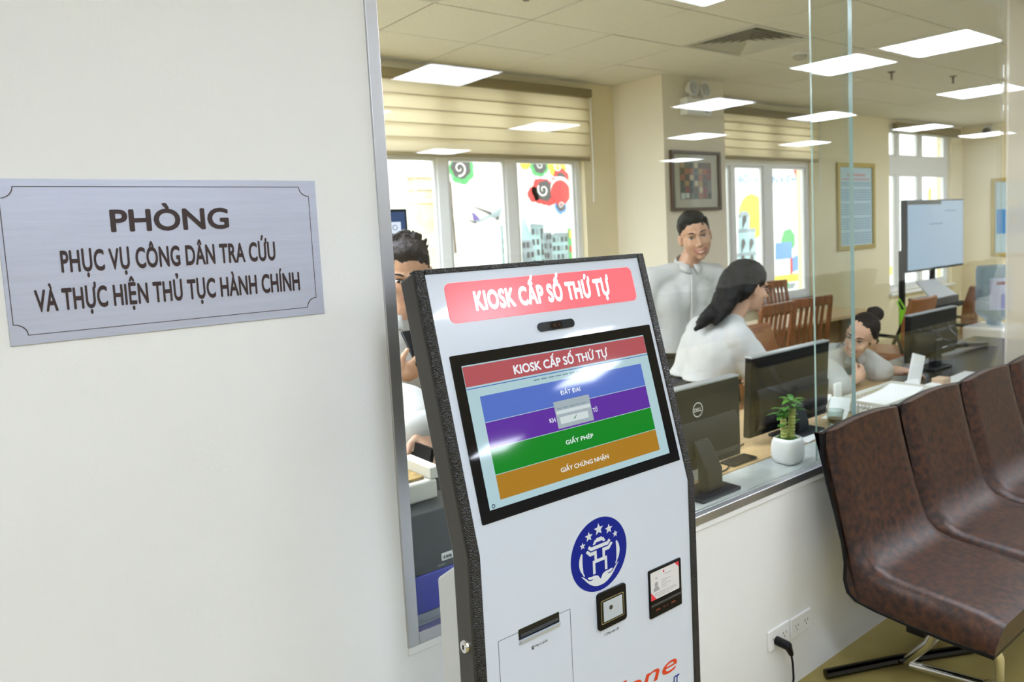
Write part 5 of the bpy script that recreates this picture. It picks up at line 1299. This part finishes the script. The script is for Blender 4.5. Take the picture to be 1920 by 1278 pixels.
    hd = hr.modifiers.new('strands', 'DISPLACE'); hd.texture = ht; hd.strength = 0.011; hd.mid_level = 0.5; hd.texture_coords = 'LOCAL'
    return T, P
def collar(T, h, nb, m, front, w=0.05):
    f = perp(V3((0, 0, 1)), front); r = f.cross(V3((0, 0, 1)))
    for s in (-1, 1):
        rows = []
        for k in range(8):
            a = PI*(0.06+0.90*k/7); d_ = f*math.cos(a)+r*s*math.sin(a)
            top = nb+V3((0, 0, 0.034-0.026*math.cos(a)))+d_*(0.060+0.006*math.cos(a)); low = nb+V3((0, 0, 0.006-0.050*max(0, math.cos(a))**2))+d_*(0.076+0.026*max(0, math.cos(a)))
            rows.append([top, low])
        b = B(); b.grid(rows); c = obj('collar', b, m, T)
        so = c.modifiers.new('cloth', 'SOLIDIFY'); so.thickness = 0.004

# -- smiling man standing by the column
def hair_short(b, h):
    h.ell(b, (0, -0.022, 0.050), (0.0785, 0.0965, 0.082), None, 16)
    h.ell(b, (0, -0.052, 0.005), (0.069, 0.056, 0.066), None, 12)
    h.ell(b, (0, 0.018, 0.098), (0.058, 0.066, 0.034), None, 12)
    for s in (-1, 1):
        h.cap(b, (s*0.058, 0.030, 0.075), 0.018, (s*0.070, 0.016, 0.045), 0.010)
        h.cap(b, (s*0.068, -0.012, 0.05), 0.014, (s*0.0735, 0.000, 0.010), 0.006)
KS = 1.05
def away(p, k=KS): return (p[0]*k, p[1]*k, 1.602+(p[2]-1.602)*k)
hm = Head(away((3.085, 2.70, 1.542)), (-0.60, -0.76, -0.14), (-0.16, 0.12, 1), 1.08)
J = dict(pelvis=(3.02, 2.76, 0.92), chest=(3.03, 2.77, 1.21), neck=(3.065, 2.75, 1.375), shR=(2.865, 2.83, 1.315), shL=(3.225, 2.70, 1.315), elR=(2.79, 2.86, 1.06), elL=(3.30, 2.72, 1.06), wrR=(2.80, 2.76, 0.84), wrL=(3.30, 2.60, 0.86),
         hipR=(2.93, 2.79, 0.86), hipL=(3.11, 2.73, 0.86), knR=(2.92, 2.77, 0.47), knL=(3.12, 2.72, 0.47), anR=(2.91, 2.80, 0.085), anL=(3.13, 2.74, 0.085), foot=(-0.35, -0.94))
for k_ in J:
    if k_ != 'foot': J[k_] = (J[k_][0]*KS, J[k_][1]*KS, J[k_][2]) if k_[:2] in ('kn', 'an') else away(J[k_])
T, P = person('smiling short haired man in white shirt and dark trousers, standing by the column', J, hm, SKIN, SHIRT, HAIR, hair_short, 1.1, True, 0.020, 0.912, wide=1.16, slim=1.05, vneck=True)
collar(T, hm, P['neck']+V3((0, 0, 0.012)), SHIRT, (-0.35, -0.94, 0))
b = B(); f = V3((-0.35, -0.94, 0)).normalized(); b.tube([V3(away((3.055, 2.755, 1.36)))+f*0.085, V3(away((3.03, 2.77, 1.24)))+f*0.142, V3(away((3.025, 2.765, 1.08)))+f*0.128, V3(away((3.02, 2.76, 0.95)))+f*0.128], 0.005, 6)
obj('placket', b, SHIRT, T)
b = B(); r_ = f.cross(V3((0, 0, 1)))
b.grid([[V3(away((3.02, 2.76, z)))+f*0.128*math.cos(2*PI*k/32)+r_*0.195*math.sin(2*PI*k/32) for k in range(32)] for z in (0.912, 0.946)], True); bl = obj('belt', b, BLACKP, T)
bl.modifiers.new('thick', 'SOLIDIFY').thickness = 0.004

# -- woman with long dark hair seen from behind, glasses
def hair_long(b, h):
    h.ell(b, (0, -0.022, 0.050), (0.088, 0.104, 0.084), None, 16)
    h.ell(b, (0, -0.060, 0.000), (0.082, 0.066, 0.090), None, 14)
    for s in (-1, 1): h.cap(b, (s*0.074, -0.004, 0.04), 0.018, (s*0.078, -0.048, -0.03), 0.022)
    pts = [h.p(0, -0.085, 0.02), h.p(0.02, -0.125, -0.06), h.p(0.03, -0.165, -0.13), h.p(0.035, -0.225, -0.175), h.p(0.035, -0.275, -0.235)]
    limb(b, pts, [0.070, 0.062, 0.050, 0.036, 0.012])
    limb(b, [h.p(0.05, -0.10, -0.03), h.p(0.07, -0.15, -0.12), h.p(0.075, -0.20, -0.20)], [0.040, 0.032, 0.010])
    limb(b, [h.p(-0.02, -0.11, -0.05), h.p(-0.01, -0.17, -0.15), h.p(-0.005, -0.25, -0.20)], [0.045, 0.034, 0.010])
hw = Head((3.005, 2.30, 1.290), (0.93, -0.34, -0.20), (0.10, 0, 1), 1.0)
J = dict(pelvis=(2.76, 2.45, 0.78), chest=(2.83, 2.40, 1.00), neck=(2.93, 2.345, 1.140), shR=(2.83, 2.245, 1.06), shL=(2.94, 2.55, 1.06), elR=(2.96, 2.20, 0.87), elL=(3.08, 2.55, 0.87), wrR=(3.10, 2.13, 0.785), wrL=(3.22, 2.40, 0.79),
         hipR=(2.73, 2.40, 0.74), hipL=(2.78, 2.56, 0.74), knR=(2.76, 2.43, 0.42), knL=(2.80, 2.57, 0.42), anR=(2.72, 2.45, 0.08), anL=(2.76, 2.58, 0.08), foot=(0.93, -0.34))
T, P = person('woman with long dark hair and glasses in a white blouse, seen from behind', J, hw, SKINL, SHIRT, HAIR, hair_long, 0.5, False, 0.026, 0.875, sleeve_r=0.012, slim=0.90)
b = B()
for s in (-1, 1):
    b.tube([hw.p(s*0.033+0.024*math.cos(2*PI*k/20), 0.097-0.006*abs(math.cos(2*PI*k/20)), 0.000+0.019*math.sin(2*PI*k/20)) for k in range(20)], 0.0016, 6, True)
    b.tube([hw.p(s*0.057, 0.090, 0.004), hw.p(s*0.076, 0.03, 0.006), hw.p(s*0.082, -0.015, 0.002)], 0.0016, 6)
b.tube([hw.p(-0.009, 0.100, 0.002), hw.p(0.009, 0.100, 0.002)], 0.0016, 6)
obj('spectacles', b, BLACKP, T)

# -- seated woman with a hair bun leaning over the worktop
def hair_bun(b, h):
    h.ell(b, (0, -0.030, 0.052), (0.083, 0.094, 0.080), None, 16)
    h.ell(b, (0, -0.062, 0.000), (0.074, 0.058, 0.076), None, 14)
    for s in (-1, 1): h.cap(b, (s*0.072, 0.000, 0.05), 0.016, (s*0.077, -0.030, -0.01), 0.018)
    h.ell(b, (0.0, -0.135, 0.095), (0.050, 0.046, 0.044), None, 12); h.ell(b, (0.0, -0.095, 0.075), (0.042, 0.042, 0.036))
hu = Head((3.60, 2.055, 0.995), (-0.98, -0.05, -0.22), (0.22, -0.30, 0.93), 0.90)
J = dict(pelvis=(3.90, 2.68, 0.52), chest=(3.74, 2.35, 0.79), neck=(3.655, 2.16, 0.875), shR=(3.505, 2.22, 0.850), shL=(3.765, 2.19, 0.860), elR=(3.335, 2.03, 0.785), elL=(3.77, 2.05, 0.790), wrR=(3.50, 2.02, 0.795), wrL=(3.875, 1.985, 0.778),
         hipR=(3.82, 2.70, 0.50), hipL=(3.99, 2.66, 0.50), knR=(3.72, 2.36, 0.50), knL=(3.90, 2.32, 0.50), anR=(3.74, 2.42, 0.085), anL=(3.92, 2.38, 0.085), foot=(-0.4, -0.9))
T, P = person('laughing woman with a hair bun, in a white shirt, leaning on the worktop', J, hu, SKINL, SHIRT, HAIRB, hair_bun, 1.2, True, 0.020, None, long_sleeve=False, sleeve_r=0.01, slim=0.92, hands={'R': ((0.85, 0.05, 0.30), (0.1, 0.9, -0.2), 0.6), 'L': ((0.75, -0.45, -0.10), (0, 0, -1), 0.3)})
collar(T, hu, V3((3.655, 2.165, 0.880)), SHIRT, (-0.5, -0.85, -0.1))
obj('lanyard', B().tube([V3((3.60, 2.11, 0.905)), V3((3.56, 2.075, 0.85)), V3((3.55, 2.06, 0.78))], 0.008, 6), TROUS, T)

# -- man with short spiky hair reading a phone, left edge of the glass
def hair_spiky(b, h):
    hair_short(b, h)
    rr = random.Random(5)
    for k in range(46):
        a = rr.uniform(0, 2*PI); e = rr.uniform(0.15, 1.45); d_ = V3((math.cos(a)*math.cos(e), math.sin(a)*math.cos(e)-0.1, math.sin(e)))
        if d_.y > 0.75 and d_.z < 0.6: continue
        c = V3((0, -0.018, 0.052)); q = V3((d_.x*0.080, d_.y*0.094, d_.z*0.077))
        h.cap(b, tuple(c+q*0.9), 0.012, tuple(c+q*1.10+V3((0, 0, 0.010))), 0.0045, 6)
hl = Head((1.305, 2.50, 1.474), (-0.42, -0.80, -0.34), (0, 0, 1), 1.0)
J = dict(pelvis=(1.27, 2.56, 0.87), chest=(1.27, 2.57, 1.14), neck=(1.285, 2.545, 1.305), shR=(1.085, 2.60, 1.25), shL=(1.455, 2.54, 1.25), elR=(1.03, 2.53, 1.00), elL=(1.48, 2.46, 1.00), wrR=(1.16, 2.34, 1.135), wrL=(1.33, 2.33, 1.12),
         hipR=(1.18, 2.57, 0.81), hipL=(1.36, 2.54, 0.81), knR=(1.17, 2.56, 0.44), knL=(1.37, 2.53, 0.44), anR=(1.16, 2.58, 0.085), anL=(1.38, 2.56, 0.085), foot=(-0.2, -0.97))
T, P = person('man with short spiky dark hair looking at a phone, beside the steel upright', J, hl, SKIN, SHIRT, HAIRB, hair_spiky, 0.2, False, 0.018, 0.90, hands={'R': ((0.75, -0.35, 0.40), (0.15, 0.9, 0.2), 0.75), 'L': ((-0.65, -0.3, 0.45), (0.1, 0.9, 0.2), 0.75)})
collar(T, hl, V3((1.288, 2.545, 1.318)), SHIRT, (-0.2, -0.97, 0))
tag(obj('phone', B().box((1.245, 2.345, 1.225), (0.075, 0.010, 0.15), Matrix.Rotation(-0.75, 3, 'X')), BLACKP, bevel=0.004), 'black phone held by the spiky haired man', 'phone')

# -- seated clerk, mostly hidden by the sign wall: an arm reaching to the card printer
ho = Head((0.62, 2.14, 1.42), (0.35, -0.90, -0.25), (0, 0, 1), 1.0)
J = dict(pelvis=(0.62, 2.45, 0.72), chest=(0.66, 2.24, 1.00), neck=(0.64, 2.17, 1.24), shR=(0.50, 2.20, 1.17), shL=(0.84, 2.13, 1.175), elR=(0.42, 2.05, 0.93), elL=(1.000, 1.99, 1.105), wrR=(0.55, 1.85, 1.0), wrL=(0.962, 1.832, 1.075),
         hipR=(0.53, 2.46, 0.70), hipL=(0.71, 2.44, 0.70), knR=(0.53, 2.46, 0.40), knL=(0.73, 2.44, 0.40), anR=(0.53, 2.48, 0.085), anL=(0.73, 2.46, 0.085), foot=(0.2, -0.97))
T, P = person('person in white, mostly hidden by the sign wall, reaching to the card printer', J, ho, SKINL, SHIRT, HAIRB, hair_short, 0.1, False, 0.018, 0.76, sleeve_r=0.008, hands={'R': ((0.5, -0.8, -0.2), (0, 0, -1), 0.4), 'L': ((-0.10, -0.80, -0.55), (-0.5, 0.3, -0.8), 0.5)})

for o in bpy.data.objects:
    if '_base' in o: del o['_base']
